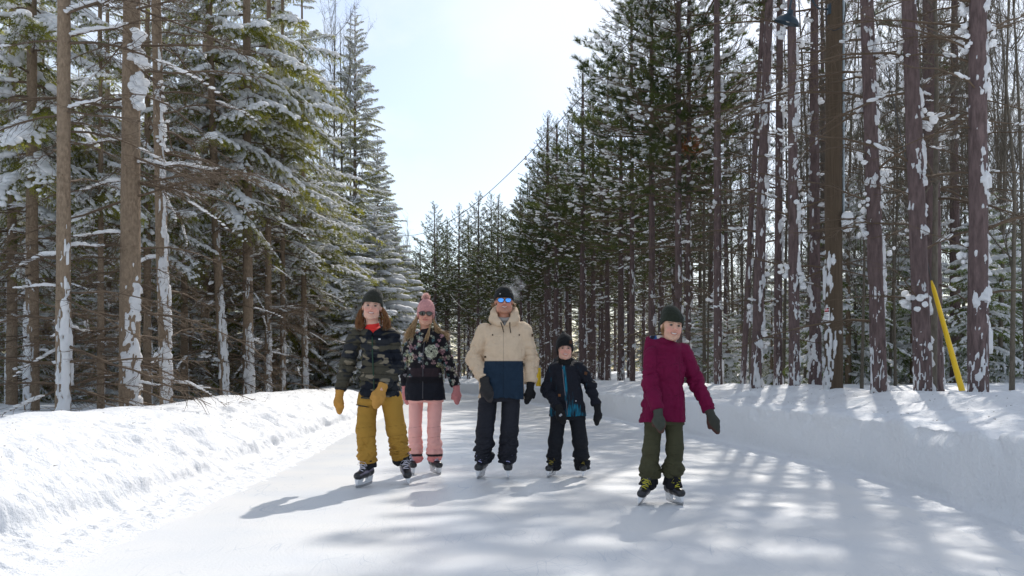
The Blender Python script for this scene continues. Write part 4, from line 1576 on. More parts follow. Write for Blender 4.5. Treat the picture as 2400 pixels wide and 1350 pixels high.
# yellow guy guard and its wire
ga, gb = at(2259, 930, 11.3), at(2183, 658, 11.75)
gm = MB()
tt = np.linspace(0, 1, 24)
gp = ga[None] * (1 - tt[:, None]) + gb[None] * tt[:, None]
add_tube(gm, gp, 0.037 - 0.012 * tt - 0.016 * ss(0.93, 1, tt), 12)
dirg = nrm(gb - ga)
myel = simple('yellow_plastic', (0.82, 0.52, 0.01), 0.4, 0, 0.08, 12)
ge = empty('guy_guard', tuple(ga), 'bright yellow plastic guard leaning on the guy wire among the right pines', 'guard')
o = gm.build('sleeve', myel, ge); o.location = tuple(-ga)
tw = MB()
add_tube(tw, [gb - ga, np.array([PX + 0.1, PY - 0.02, pz + 7.9]) - ga], 0.006, 5)
tw.build('guy_wire', mcab, ge)

# far yellow pads seen between the man and the small boy
y0 = at(1262, 872, 33)
mb = MB()
add_tube(mb, [at(1262, 905, 33), at(1262, 862, 33)], 0.09, 10)
o = mb.build('marker_post', myel); o['label'] = 'small yellow marker post far off between the man and small boy'; o['category'] = 'post'

# frozen breath drifting off the man's head
bv = MB()
sv_, sf_ = sphere_arrays(24, 16)
bv.add(sv_ * [0.14, 0.10, 0.15] + at(1205, 678, 9.5), sf_)
mv = bpy.data.materials.new('vapour'); mv.use_nodes = True
nt = mv.node_tree; nt.nodes.clear()
mo = nt.nodes.new('ShaderNodeOutputMaterial'); pv = nt.nodes.new('ShaderNodeVolumePrincipled')
pv.inputs['Color'].default_value = (0.98, 0.98, 1, 1)
tcv = nt.nodes.new('ShaderNodeTexCoord'); nv = nt.nodes.new('ShaderNodeTexNoise'); nv.inputs['Scale'].default_value = 9; nv.inputs['Detail'].default_value = 4
nt.links.new(tcv.outputs['Object'], nv.inputs['Vector'])
mpv = nt.nodes.new('ShaderNodeMapping'); mpv.vector_type = 'TEXTURE'
cc = at(1205, 678, 9.5)
mpv.inputs['Location'].default_value = tuple(cc); mpv.inputs['Scale'].default_value = (0.14, 0.10, 0.15)
nt.links.new(tcv.outputs['Object'], mpv.inputs['Vector'])
gr = nt.nodes.new('ShaderNodeVectorMath'); gr.operation = 'LENGTH'; nt.links.new(mpv.outputs[0], gr.inputs[0])
m1 = nt.nodes.new('ShaderNodeMapRange'); m1.inputs[1].default_value = 1.0; m1.inputs[2].default_value = 0.2; m1.inputs[3].default_value = 0; m1.inputs[4].default_value = 1
nt.links.new(gr.outputs['Value'], m1.inputs[0])
m2 = nt.nodes.new('ShaderNodeMapRange'); m2.inputs[1].default_value = 0.46; m2.inputs[2].default_value = 0.70; m2.inputs[3].default_value = 0; m2.inputs[4].default_value = 9
nt.links.new(nv.outputs['Fac'], m2.inputs[0])
mm = nt.nodes.new('ShaderNodeMath'); mm.operation = 'MULTIPLY'; nt.links.new(m1.outputs[0], mm.inputs[0]); nt.links.new(m2.outputs[0], mm.inputs[1])
nt.links.new(mm.outputs[0], pv.inputs['Density']); nt.links.new(pv.outputs[0], mo.inputs['Volume'])
o = bv.build('breath_vapour', mv); o['kind'] = 'stuff'; o['label'] = 'faint sunlit breath vapour beside the beanie of the tallest skater'; o['category'] = 'vapour'

# bark flakes and fallen needles on the snow banks
r_ = np.random.default_rng(31)
lb_ = MB()
n = 900
yy = r_.uniform(3.0, 26.0, n) ** 1.0
side_ = np.where(r_.random(n) < 0.6, 1, -1)
off_ = r_.uniform(0.25, 1.5, n)
xx = np.where(side_ > 0, right_edge(yy) + off_, left_edge(yy) - off_)
from mathutils.bvhtree import BVHTree
tops = []
for ob in scene.objects:
    if ob.name.startswith('snow_bank'):
        me = ob.data
        tops.append(BVHTree.FromPolygons([v.co[:] for v in me.vertices], [p.vertices[:] for p in me.polygons]))
P0_, D0_ = [], []
for x, y in zip(xx, yy):
    for tr in tops:
        h = tr.ray_cast(Vector((x, y, 3)), Vector((0, 0, -1)))
        if h[0] is not None:
            P0_.append(h[0][:]); a_ = r_.uniform(0, 6.28); D0_.append((math.cos(a_), math.sin(a_), 0.15)); break
P0_, D0_ = np.array(P0_), np.array(D0_)
v, f_ = needles(P0_ + [0, 0, 0.003], nrm(D0_), r_.uniform(0.012, 0.04, len(P0_)), 0.003, r_)
lb_.add(v, f_)
o = lb_.build('needle_litter', M['twig'], None, smooth=False); o['kind'] = 'stuff'; o['label'] = 'tiny brown needles and bark flakes scattered on the snow banks'
# ---------------------------------------------------------------- implicit surfaces for clothes and bodies
def surface_nets(F, ax, ay, az):
    s = F < 0
    nx, ny, nz = F.shape
    cx, cy, cz = nx - 1, ny - 1, nz - 1
    acc = np.zeros((cx, cy, cz, 3)); cnt = np.zeros((cx, cy, cz))
    quads = []
    axes = (ax, ay, az)
    for a in range(3):
        sl0 = [slice(None)] * 3; sl1 = [slice(None)] * 3
        sl0[a] = slice(0, -1); sl1[a] = slice(1, None)
        f0, f1 = F[tuple(sl0)], F[tuple(sl1)]
        cr = (f0 < 0) != (f1 < 0)
        I = np.argwhere(cr)
        if len(I) == 0:
            continue
        v0, v1 = f0[cr], f1[cr]
        t = v0 / (v0 - v1)
        pos = np.stack([axes[k][I[:, k]] for k in range(3)], -1)
        A = axes[a]
        pos[:, a] = A[I[:, a]] * (1 - t) + A[I[:, a] + 1] * t
        b, c = (a + 1) % 3, (a + 2) % 3
        cells = []
        ok = np.ones(len(I), bool)
        for db, dc in ((0, 0), (-1, 0), (-1, -1), (0, -1)):
            J = I.copy(); J[:, b] += db; J[:, c] += dc
            ok &= (J[:, b] >= 0) & (J[:, c] >= 0) & (J[:, b] < F.shape[b] - 1) & (J[:, c] < F.shape[c] - 1)
            cells.append(J)
        for J in cells:
            Jk = J[ok]
            np.add.at(acc, (Jk[:, 0], Jk[:, 1], Jk[:, 2]), pos[ok])
            np.add.at(cnt, (Jk[:, 0], Jk[:, 1], Jk[:, 2]), 1)
        idx = np.stack([(J[:, 0] * cy + J[:, 1]) * cz + J[:, 2] for J in cells], -1)[ok]
        inv = (v0[ok] > 0)
        idx[inv] = idx[inv][:, ::-1]
        quads.append(idx)
    q = np.concatenate(quads)
    used = np.unique(q)
    remap = np.full(cx * cy * cz, -1); remap[used] = np.arange(len(used))
    V = (acc.reshape(-1, 3)[used] / np.maximum(cnt.reshape(-1)[used], 1)[:, None])
    return V, remap[q]

def sdf_mesh(fn, lo, hi, h=None, axes=None, margin=1.7):
    if axes is None:
        axes = [np.arange(lo[k], hi[k] + h, h) for k in range(3)]
    axes = [np.concatenate([a, a[-1] + (a[-1] - a[-2]) * np.arange(1, 1 + (-(len(a) - 1)) % 4)]) if (len(a) - 1) % 4 else a for a in axes]
    n = [len(a) for a in axes]
    # coarse pass
    ca = [0.5 * (a[0:-1:4] + a[4::4]) for a in axes]
    C = np.stack(np.meshgrid(*ca, indexing='ij'), -1)
    D = fn(C.reshape(-1, 3)).reshape(C.shape[:3])
    hs = [(a[4::4] - a[0:-1:4]) / 2 for a in axes]
    diag = np.sqrt(hs[0][:, None, None] ** 2 + hs[1][None, :, None] ** 2 + hs[2][None, None, :] ** 2)
    act = np.abs(D) < diag * margin + 0.02
    Fg = np.ones(n)
    big = np.repeat(np.repeat(np.repeat(np.where(D < 0, -1.0, 1.0), 4, 0), 4, 1), 4, 2)
    Fg[:-1, :-1, :-1] = big
    m = np.repeat(np.repeat(np.repeat(act, 4, 0), 4, 1), 4, 2)
    M_ = np.zeros(n, bool)
    for dx in (0, 1):
        for dy in (0, 1):
            for dz in (0, 1):
                M_[dx:n[0] - 1 + dx, dy:n[1] - 1 + dy, dz:n[2] - 1 + dz] |= m
    I = np.argwhere(M_)
    P = np.stack([axes[k][I[:, k]] for k in range(3)], -1)
    Fg[M_] = fn(P)
    return surface_nets(Fg, *axes)

def cap_(P, a, b, ra, rb):
    a, b = np.asarray(a, float), np.asarray(b, float)
    ba = b - a
    h = np.clip(((P - a) @ ba) / (ba @ ba), 0, 1)
    return np.linalg.norm(P - a - h[:, None] * ba, axis=1) - (ra + (rb - ra) * h)
def caps(P, a, b, ra, rb, s):
    """capsule in a space squashed by s"""
    s = np.asarray(s, float)
    return cap_(P / s, np.asarray(a) / s, np.asarray(b) / s, ra, rb) * min(s)
def ell(P, c, r):
    r = np.asarray(r, float)
    q = (P - np.asarray(c)) / r
    k = np.linalg.norm(q, axis=1)
    return (k - 1) * min(r) * (1 + 0.0 * k)
def smin(a, b, k):
    h = np.clip(0.5 + 0.5 * (b - a) / k, 0, 1)
    return b * (1 - h) + a * h - k * h * (1 - h)
def smax(a, b, k):
    return -smin(-a, -b, k)
def chain(P, pts, rad, k=0.03, s=(1, 1, 1)):
    d = None
    for i in range(len(pts) - 1):
        e_ = caps(P, pts[i], pts[i + 1], rad[i], rad[i + 1], s)
        d = e_ if d is None else smin(d, e_, k)
    return d
def tor(P, c, ax, Rr, r, squ=1.0):
    """ring about axis ax, ellipse ratio squ in its second direction"""
    ax = nrm(np.array(ax, float))
    q = P - np.asarray(c)
    z = q @ ax
    u = nrm(np.cross([0.0, 1, 0], ax)) if abs(ax[1]) < 0.9 else np.array([1.0, 0, 0])
    w = np.cross(ax, u)
    rho = np.sqrt((q @ u) ** 2 + ((q @ w) / squ) ** 2)
    return np.sqrt((rho - Rr) ** 2 + z ** 2) - r
def torso(P, prof, n=2.4):
    """prof rows: z, cx, half width, cy, half depth"""
    prof = np.asarray(sorted(prof, key=lambda r: r[0]), float)
    z = np.clip(P[:, 2], prof[0, 0], prof[-1, 0])
    cx, w, cy, d = (np.interp(z, prof[:, 0], prof[:, k]) for k in (1, 2, 3, 4))
    q = (np.abs((P[:, 0] - cx) / w) ** n + np.abs((P[:, 1] - cy) / d) ** n) ** (1 / n)
    k = (q - 1) * np.minimum(w, d)
    k = smax(k, P[:, 2] - prof[-1, 0], 0.03)
    return np.maximum(k, prof[0, 0] - P[:, 2])

def folds(P, amp, f, seed, an=(1, 1, 1)):
    n = vnoise(P * np.asarray(an) * f, seed)
    n2 = vnoise(P * np.asarray(an) * f * 2.1 + 3.1, seed + 1)
    n3 = vnoise(P * np.asarray(an) * f * 1.25 + n2[:, None] * 0.5 + 11.7, seed + 2)
    return amp * ((np.sqrt(np.abs(n)) * 2 - 1.1) * 0.75 + (np.sqrt(np.abs(n3)) * 2 - 1.1) * 0.55 + n2 * 0.25)

class Fig:
    """one person: everything is given in local metres with the origin on the ice under the figure"""
    def __init__(s, name_label, cx, fy, seed):
        s.Y0 = FPX / (fy - HOR) * CAMH
        s.X0 = (cx - 1200) * s.Y0 / FPX
        s.root = empty('person', (s.X0, s.Y0, 0), name_label, 'person')
        s.seed = seed
        s.px = s.Y0 / FPX
    def p(s, x, y, dy=0.0):
        Yd = s.Y0 + dy
        return np.array([(x - 1200) * Yd / FPX - s.X0, dy, CAMH + (HOR - y) * Yd / FPX])
    def xy(s, V):
        """local point -> front drawing coordinates used for patterns on the cloth"""
        return 1200 + (V[:, 0] + s.X0) / s.px, HOR - (V[:, 2] - CAMH) / s.px

def body(fg, hc, hr, skel, legs, arms, neckb, cols, tilt=(0, 0, 0), smile=0.5, sc=1.0, male=False):
    """head with face on a slim continuous body; hc head centre, hr rotation (turn) in degrees"""
    Rh = rotm(R(tilt[0]), R(tilt[1]), R(hr))
    Ri = Rh.T
    def head(P):
        q = ((P - hc) @ Ri.T) / sc
        d = ell(q, (0, 0.012, 0.035), (0.074, 0.092, 0.082))
        d = smin(d, ell(q, (0, -0.028, -0.028), (0.063, 0.062, 0.076)), 0.03)
        jw = 0.012 if male else 0.0
        d = smin(d, caps(q, (-0.030 - jw, -0.035, -0.072), (0.030 + jw, -0.035, -0.072), 0.030, 0.030, (1, 1, 1)), 0.03)
        d = smin(d, ell(q, (0, -0.070, -0.094), (0.024, 0.020, 0.018)), 0.02)
        for sg in (-1, 1):
            d = smin(d, ell(q, (sg * 0.036, -0.062, -0.034), (0.026, 0.024, 0.022)), 0.02)
            d = smax(d, -ell(q, (sg * 0.031, -0.098, 0.008), (0.017, 0.014, 0.012)), 0.012)
            d = smin(d, ell(q, (sg * 0.076, 0.008, -0.004), (0.010, 0.018, 0.030)), 0.006)
            d = smin(d, ell(q, (sg * 0.012, -0.096, -0.026), (0.008, 0.009, 0.006)), 0.005)
        d = smin(d, caps(q, (-0.034, -0.077, 0.024), (0.034, -0.077, 0.024), 0.009, 0.009, (1, 1, 1)), 0.014)
        d = smin(d, cap_(q, (0, -0.086, 0.012), (0, -0.107, -0.022), 0.007, 0.011), 0.010)
        d = smin(d, ell(q, (0, -0.086, -0.049), (0.024, 0.010, 0.006)), 0.005)
        d = smin(d, ell(q, (0, -0.085, -0.063), (0.021, 0.010, 0.007)), 0.005)
        mc = np.abs(q[:, 2] + 0.0560 - smile * 6.0 * q[:, 0] ** 2 ) - 0.0030 * smile - 0.0008
        md = np.maximum(np.maximum(mc, np.abs(q[:, 0]) - 0.024), q[:, 1] + 0.075)
        d = smax(d, -md, 0.003)
        return d * sc
    def full(P):
        d = head(P)
        d = smin(d, cap_(P, hc + Rh @ np.array([0, 0.022, -0.07]) * sc, neckb, 0.050 * sc, 0.056 * sc), 0.02)
        d = smin(d, torso(P, skel), 0.03)
        for a in arms:
            d = smin(d, chain(P, a, [0.045 * sc, 0.036 * sc, 0.026 * sc], 0.02), 0.03)
        for l in legs:
            d = smin(d, chain(P, l, [0.058 * sc, 0.045 * sc, 0.032 * sc], 0.01), 0.01)
        return d
    allp = np.array([p for a in arms for p in a] + [p for l in legs for p in l] + [hc])
    lo, hi = allp.min(0) - 0.13, allp.max(0) + 0.13
    lo[2] = max(lo[2], 0.06)
    hi[2] = hc[2] + 0.15 * sc
    def ax(k):
        a, b_ = hc[k] - 0.125 * sc, hc[k] + 0.125 * sc
        if k == 2:
            a, b_ = hc[2] - 0.135 * sc, hi[2]
        coarse0 = np.arange(a, lo[k] - 0.02, -0.018)[::-1]
        coarse1 = np.arange(b_, hi[k] + 0.02, 0.018)
        return np.concatenate([coarse0[:-1], np.arange(a, b_, 0.0036 * sc), coarse1])
    V, F = sdf_mesh(full, None, None, axes=[ax(0), ax(1), ax(2)], margin=2.2)
    q = ((V - hc) @ Ri.T) / sc
    skin = np.array(cols['skin'])
    C = np.tile(skin, (len(V), 1))
    def blend(C, w, c):
        return C * (1 - w[:, None]) + np.array(c) * w[:, None]
    front = ss(-0.05, -0.07, q[:, 1])
    # flushed cheeks and nose
    w = sum(np.exp(-(((q[:, 0] - sg * 0.038) / 0.022) ** 2 + ((q[:, 2] + 0.030) / 0.022) ** 2)) for sg in (-1, 1))
    C = blend(C, w * 0.55 * front, cols.get('blush', (0.62, 0.22, 0.17)))
    w = np.exp(-((q[:, 0] / 0.014) ** 2 + ((q[:, 2] + 0.024) / 0.012) ** 2)) * front
    C = blend(C, w * 0.5, cols.get('blush', (0.62, 0.22, 0.17)))
    # lips
    lip = np.exp(-((q[:, 0] / 0.026) ** 4 + ((q[:, 2] + 0.056 - smile * 6.0 * q[:, 0] ** 2) / 0.0105) ** 4)) * ss(-0.07, -0.08, q[:, 1])
    C = blend(C, lip * 0.85, cols.get('lip', (0.45, 0.12, 0.10)))
    # brows, eye sockets
    for sg in (-1, 1):
        w = np.exp(-(((q[:, 0] - sg * 0.032) / 0.019) ** 4 + ((q[:, 2] - 0.0245 + 4 * (q[:, 0] - sg * 0.028) ** 2) / 0.0050) ** 4)) * front
        C = blend(C, w * 0.85, cols.get('brow', (0.10, 0.05, 0.02)))
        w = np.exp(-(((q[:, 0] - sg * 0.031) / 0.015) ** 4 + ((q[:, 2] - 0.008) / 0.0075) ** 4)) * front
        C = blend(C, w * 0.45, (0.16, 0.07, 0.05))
    hairm = ss(0.0, 0.03, q[:, 2] + 0.5 * q[:, 1]) * ss(-0.055, -0.02, q[:, 1])
    C = blend(C, hairm, cols.get('hair', (0.12, 0.06, 0.03)))
    stub = cols.get('stubble')
    if stub:
        w = np.exp(-((q[:, 0] / 0.055) ** 4 + ((q[:, 2] + 0.075) / 0.036) ** 4)) * ss(0.0, -0.03, q[:, 1]) * (1 - lip)
        C = blend(C, w * 0.4, stub)
    mb = MB(); mb.add(V, F, 0, C)
    mb.build('body', M['skin'], fg.root, colors=True)
    T = lambda v: (np.asarray(v, float) * sc) @ Rh.T + hc
    sv, sf = sphere_arrays(14, 10)
    if not cols.get('noeyes'):
        for sg in (-1, 1):
            mb = MB()
            c = np.where((sv[:, 1] < -0.72)[:, None], np.array(cols.get('iris', (0.06, 0.05, 0.04))), np.array([0.17, 0.14, 0.13]))
            c = np.where((sv[:, 1] < -0.95)[:, None], 0.01, c)
            mb.add(T(sv * [0.0112, 0.0112, 0.0082] + [sg * 0.0305, -0.0795, 0.0075]), sf, 0, c)
            mb.build('eye', M['gloss'], fg.root, colors=True)
    if smile > 0.35:
        mb = MB()
        xs = np.linspace(-0.021, 0.021, 15)
        top = [(x, -0.0905 + 9 * x * x, -0.0535 + smile * 6.0 * x * x + 0.0028 * (1 - (x / .022) ** 2)) for x in xs]
        bot = [(x, -0.0890 + 9 * x * x, -0.0535 + smile * 6.0 * x * x - 0.0050 * smile * (1 - (x / .022) ** 2) - 0.002) for x in xs]
        mb.add(T(top + bot), [(i, i + 1, 16 + i, 15 + i) for i in range(14)], 0, (0.70, 0.66, 0.60))
        mb.build('teeth', M['gloss'], fg.root, colors=True)
    return T, Rh, Ri

def beanie(fg, T, Ri, hc, sc, col, h=0.105, cuff=True, low=0.020, pom=None, tip=None, wide=1.0, back=-0.045, ears=0.0, slant=0.0, name='hat', cuffcol=None, rimlight=None, lean=0.0, rise=0.0):
    """knitted hat in head space: band sits `low` above eye line"""
    def f(P):
        q = ((P - hc) @ Ri.T) / sc
        x, y, z = q[:, 0] / wide - lean * np.maximum(q[:, 2] - 0.06, 0), q[:, 1], q[:, 2]
        qq = np.stack([x, y, z], -1)
        a = np.arctan2(y, x)
        rib = 0.0014 * np.cos(a * 46)
        d = ell(qq, (0, 0.012, 0.045), (0.086, 0.104, h)) - rib
        if tip is not None:
            d = smin(d, cap_(qq, (0, 0.02, h), (tip[0], 0.03, tip[1]), 0.05, 0.012), 0.04)
        rim = low + back * ss(-0.06, 0.07, y) - ears * np.exp(-((np.abs(x) - 0.08) / 0.03) ** 2) * 1.0
        if cuff:
            band = ell(qq, (0, 0.012, 0.030), (0.0905, 0.109, 0.14)) - rib
            band = smax(band, z - (rim + 0.062 + rise + slant * x), 0.010)
            d = smin(smax(d, -(z - rim - 0.02), 0.01), band, 0.006)
        d = smax(d, rim - z, 0.006)
        # hollow so that the face is not buried
        d = smax(d, -ell(qq, (0, 0.012, 0.030), (0.078, 0.097, 0.090)), 0.004)
        return d * sc
    V, F = sdf_mesh(f, hc - 0.19 * sc, hc + np.array([0.19, 0.19, 0.26]) * sc, 0.0042 * sc, margin=2.0)
    q = ((V - hc) @ Ri.T) / sc
    C = np.tile(np.array(col, float), (len(V), 1))
    n = fbm(V * 60, 2, 3)
    C = C * (1 + 0.25 * n[:, None])
    if cuffcol is not None:
        rim = low + back * ss(-0.06, 0.07, q[:, 1])
        w = ss(rim + 0.070, rim + 0.060, q[:, 2])
        C = C * (1 - w[:, None]) + np.array(cuffcol) * w[:, None]
    mb = MB(); mb.add(V, F, 0, C)
    o = mb.build(name, M['cloth_soft'], fg.root, colors=True)
    if pom:
        r_ = np.random.default_rng(8)
        c = T(pom[:3])
        n = 900
        d = nrm(r_.normal(size=(n, 3)))
        v, f2 = needles(np.tile(c, (n, 1)) + d * 0.008, d, pom[3] * sc * r_.uniform(0.75, 1.1, n), 0.003, r_)
        pm = MB(); pm.add(v, f2, 0, pom[4])
        v, f2 = blobs([c], [(pom[3] * 0.62,) * 3], None, True, r_, 0.1)
        pm.add(v, f2, 0, pom[4])
        pm.build('pompom', M['hair'], o, smooth=False, colors=True)
    return o

def patch_on(fg, parent, T, c, size, col, name='patch', rz=0.0, ry=0):
    mb = MB()
    box(mb, (0, 0, 0), (size[0], 0.004, size[1]), 0, col)
    v = mb.v[0] @ rotm(0, R(ry), R(rz)).T
    mb.v[0] = (T(v + np.asarray(c)) if T else v + np.asarray(c)).astype(np.float32)
    return mb.build(name, M['cloth'], parent, smooth=False, colors=True)

def mitten(fg, wr, d, n, thumb, size, col, cuffcol=None, curl=0.35, name='mitten', palmcol=None, spread=0.55, seed=1):
    """wr wrist point, d direction of the fingers, n back of the hand, thumb +1/-1 side"""
    d = nrm(np.array(d, float)); n = np.array(n, float)
    n = nrm(n - d * (n @ d)); sd = np.cross(d, n) * thumb
    B = np.stack([sd, n, d], 0)
    wr = np.asarray(wr, float)
    S = size / 0.20
    tip = np.array([0.0, -curl * 0.06, 0.195])
    def f(P):
        q = ((P - wr) @ B.T) / S
        dd = caps(q, (0, 0, 0.035), (-0.002, 0, 0.085), 0.046, 0.054, (1, 0.60, 1))
        dd = smin(dd, caps(q, (-0.004, 0, 0.085), (-0.006, -0.012 - curl * 0.02, 0.130), 0.052, 0.046, (1, 0.60, 1)), 0.02)
        dd = smin(dd, caps(q, (-0.006, -0.012 - curl * 0.02, 0.130), tip + [-0.006, 0, -0.02], 0.046, 0.034, (1, 0.62, 1)), 0.02)
        th = chain(q, [(0.028, -0.008, 0.035), (0.062 * (0.6 + spread), -0.022, 0.078), (0.070 * (0.6 + spread) , -0.036, 0.118)], [0.026, 0.023, 0.019], 0.01)
        dd = smin(dd, th, 0.010)
        cf = caps(q, (0, 0, -0.045), (0, 0, 0.025), 0.052, 0.043, (1, 0.8, 1))
        cf = smax(cf, -0.045 - q[:, 2], 0.006)
        dd = smin(dd, cf, 0.012)
        # seams and creases
        dd = dd + 0.0025 * (1 - np.minimum(1, np.abs(q[:, 2] - 0.028) / 0.006)) + folds(q, 0.0022, 26, seed)
        return dd * S
    V, F = sdf_mesh(f, wr - 0.26 * S, wr + 0.26 * S, 0.0052, margin=2.0)
    q = ((V - wr) @ B.T) / S
    C = np.tile(np.array(col, float), (len(V), 1)) * (1 + 0.22 * fbm(q * 25, 3, 2)[:, None])
    if palmcol is not None:
        w = ss(0.0, -0.012, q[:, 1])
        C = C * (1 - w[:, None]) + np.array(palmcol) * w[:, None]
    if cuffcol is not None:
        w = ss(0.03, 0.02, q[:, 2])
        C = C * (1 - w[:, None]) + np.array(cuffcol) * w[:, None]
    mb = MB(); mb.add(V, F, 0, C)
    return mb.build(name, M['cloth'], fg.root, colors=True)

def skate(fg, pos, yaw, pitch, roll, sz, lace, boot=(0.016, 0.016, 0.018), lift=0.0, name='skate', shaft_to=None, cap=(0.02, 0.02, 0.022), side=(0.05, 0.05, 0.06), whiteholder=True):
    """pos: blade contact middle. local -y forward"""
    Rm = rotm(R(pitch), R(roll), R(yaw))
    S = sz / 0.28
    T = lambda v: (np.asarray(v, float) * S) @ Rm.T + pos
    e = empty('skate', (0, 0, 0), '', '')
    del e['label']; del e['category']
    e.parent = fg.root
    def f(P):
        q = ((P - pos) @ Rm) / S
        d = caps(q, (0, 0.085, 0.128), (0, 0.0, 0.126), 0.040, 0.043, (1, 1, 1))
        d = smin(d, caps(q, (0, 0.0, 0.126), (0.0, -0.105, 0.113), 0.044, 0.040, (1.08, 1, 0.95)), 0.02)
        d = smin(d, chain(q, [(0, 0.075, 0.135), (0, 0.055, 0.20), (0, 0.062, 0.27)], [0.038, 0.046, 0.052], 0.02, (0.9, 1.15, 1)), 0.03)
        d = smin(d, caps(q, (0, -0.035, 0.155), (0, 0.005, 0.27), 0.024, 0.026, (1.2, 0.7, 1)), 0.02)
        d = smax(d, 0.083 - q[:, 2], 0.006)
        d = smax(d, q[:, 2] - 0.285, 0.01)
        return d * S
    V, F = sdf_mesh(f, pos - np.array([0.24, 0.26, 0.03]) * S, pos + np.array([0.24, 0.24, 0.36]) * S, 0.0060, margin=2.2)
    q = ((V - pos) @ Rm) / S
    C = np.tile(np.array(boot, float), (len(V), 1))
    w = ss(-0.075, -0.095, q[:, 1]) * ss(0.115, 0.10, q[:, 2] + 0.1 * (q[:, 1] + .1))
    C = C * (1 - w[:, None]) + np.array(cap) * w[:, None]
    w = ss(0.028, 0.036, np.abs(q[:, 0])) * ss(0.02, 0.0, np.abs(q[:, 2] - 0.15 - 0.1 * q[:, 1]))
    C = C * (1 - w[:, None]) + np.array(side) * w[:, None]
    mb = MB(); mb.add(V, F, 0, C); mb.build('boot', M['gloss'], e, colors=True)
    lb = MB()
    for i in range(6):
        t = i / 5
        y, z = -0.062 + 0.052 * t, 0.148 + 0.085 * t + 0.012 * (1 - t)
        hw = 0.026 + 0.004 * t
        zz = 0.006 * (1 if i % 2 else -1)
        add_tube(lb, T([(-hw, y + 0.014, z - 0.008 - zz), (-hw * .6, y - 0.006, z + 0.004 - zz * .6), (0, y - 0.012, z + 0.008), (hw * .6, y - 0.006, z + 0.004 + zz * .6), (hw, y + 0.014, z - 0.008 + zz)]), 0.0042 * S, 5, 0, lace)
    # bow loops
    for sg in (-1, 1):
        add_tube(lb, T([(0, -0.03, 0.232), (sg * 0.03, -0.05, 0.235), (sg * 0.052, -0.045, 0.205), (sg * 0.03, -0.05, 0.20), (0, -0.03, 0.228)]), 0.0026 * S, 4, 0, lace)
    lb.build('laces', M['cloth'], e, colors=True)
    # holder: two towers and a bridge
    hb = MB()
    def prism(poly, tops, bots):
        n = len(poly)
        P = []
        for sg in (-1, 1):
            for (y, z) in poly:
                w_ = bots + (tops - bots) * np.clip((z - 0.025) / 0.06, 0, 1)
                P.append((sg * w_, y, z))
        Fq = [(i, (i + 1) % n, n + (i + 1) % n, n + i) for i in range(n)]
        n0 = hb.n
        hb.add(T(P), Fq)
        hb.f.append(np.array([list(range(n - 1, -1, -1))], dtype=np.int32) + n0); hb.m.append(np.zeros(1, np.int32))
        hb.f.append(np.array([list(range(n, 2 * n))], dtype=np.int32) + n0); hb.m.append(np.zeros(1, np.int32))
    prism([(-0.128, 0.088), (-0.130, 0.030), (-0.02, 0.022), (-0.02, 0.040), (-0.045, 0.055), (-0.03, 0.088)], 0.022, 0.004)
    prism([(0.118, 0.088), (0.128, 0.030), (-0.02, 0.0222), (-0.02, 0.0398), (0.030, 0.045), (0.045, 0.088)], 0.020, 0.0042)
    hb.build('blade_holder', M['plastic'], e, smooth=False)
    bl = MB()
    poly = [(-0.138, 0.040), (-0.142, 0.022), (-0.130, 0.006), (-0.09, 0.0), (0.09, 0.0), (0.130, 0.006), (0.138, 0.022), (0.134, 0.038), (0.0, 0.030)]
    n = len(poly)
    P = [(sg * 0.0017, y, z) for sg in (-1, 1) for (y, z) in poly]
    bl.add(T(P), [(i, (i + 1) % n, n + (i + 1) % n, n + i) for i in range(n)])
    bl.f.append(np.array([list(range(n - 1, -1, -1))], dtype=np.int32)); bl.m.append(np.zeros(1, np.int32))
    bl.f.append(np.array([list(range(n, 2 * n))], dtype=np.int32)); bl.m.append(np.zeros(1, np.int32))
    bl.build('blade', M['steel'], e, smooth=False)
    return e

def leg_sdf(P, pts, rad, hemz, seed, amp=0.012, sx=(1, 1.12, 1)):
    d = chain(P, pts, rad, 0.03, sx)
    # stacked creases grow towards the ankle
    zt, zb = pts[0][2], pts[-1][2]
    u = np.clip((zt - P[:, 2]) / (zt - zb), 0, 1)
    w = 0.35 + 1.3 * ss(0.40, 0.9, u)
    d = d - 0.014 * ss(0.55, 0.8, u) * np.sqrt(np.abs(np.sin(P[:, 2] * 26 + P[:, 0] * 12 * math.cos(seed) + 2.0 * vnoise(P * 5, seed))))
    q = P.copy(); q[:, 2] = P[:, 2] + 0.35 * P[:, 0] * np.sin(P[:, 2] * 9 + seed)
    d = d - folds(q, amp, 7, seed, (0.8, 0.8, 2.0)) * w - folds(q, amp * 0.5, 15, seed + 9, (0.8, 0.8, 1.8)) * w
    return d

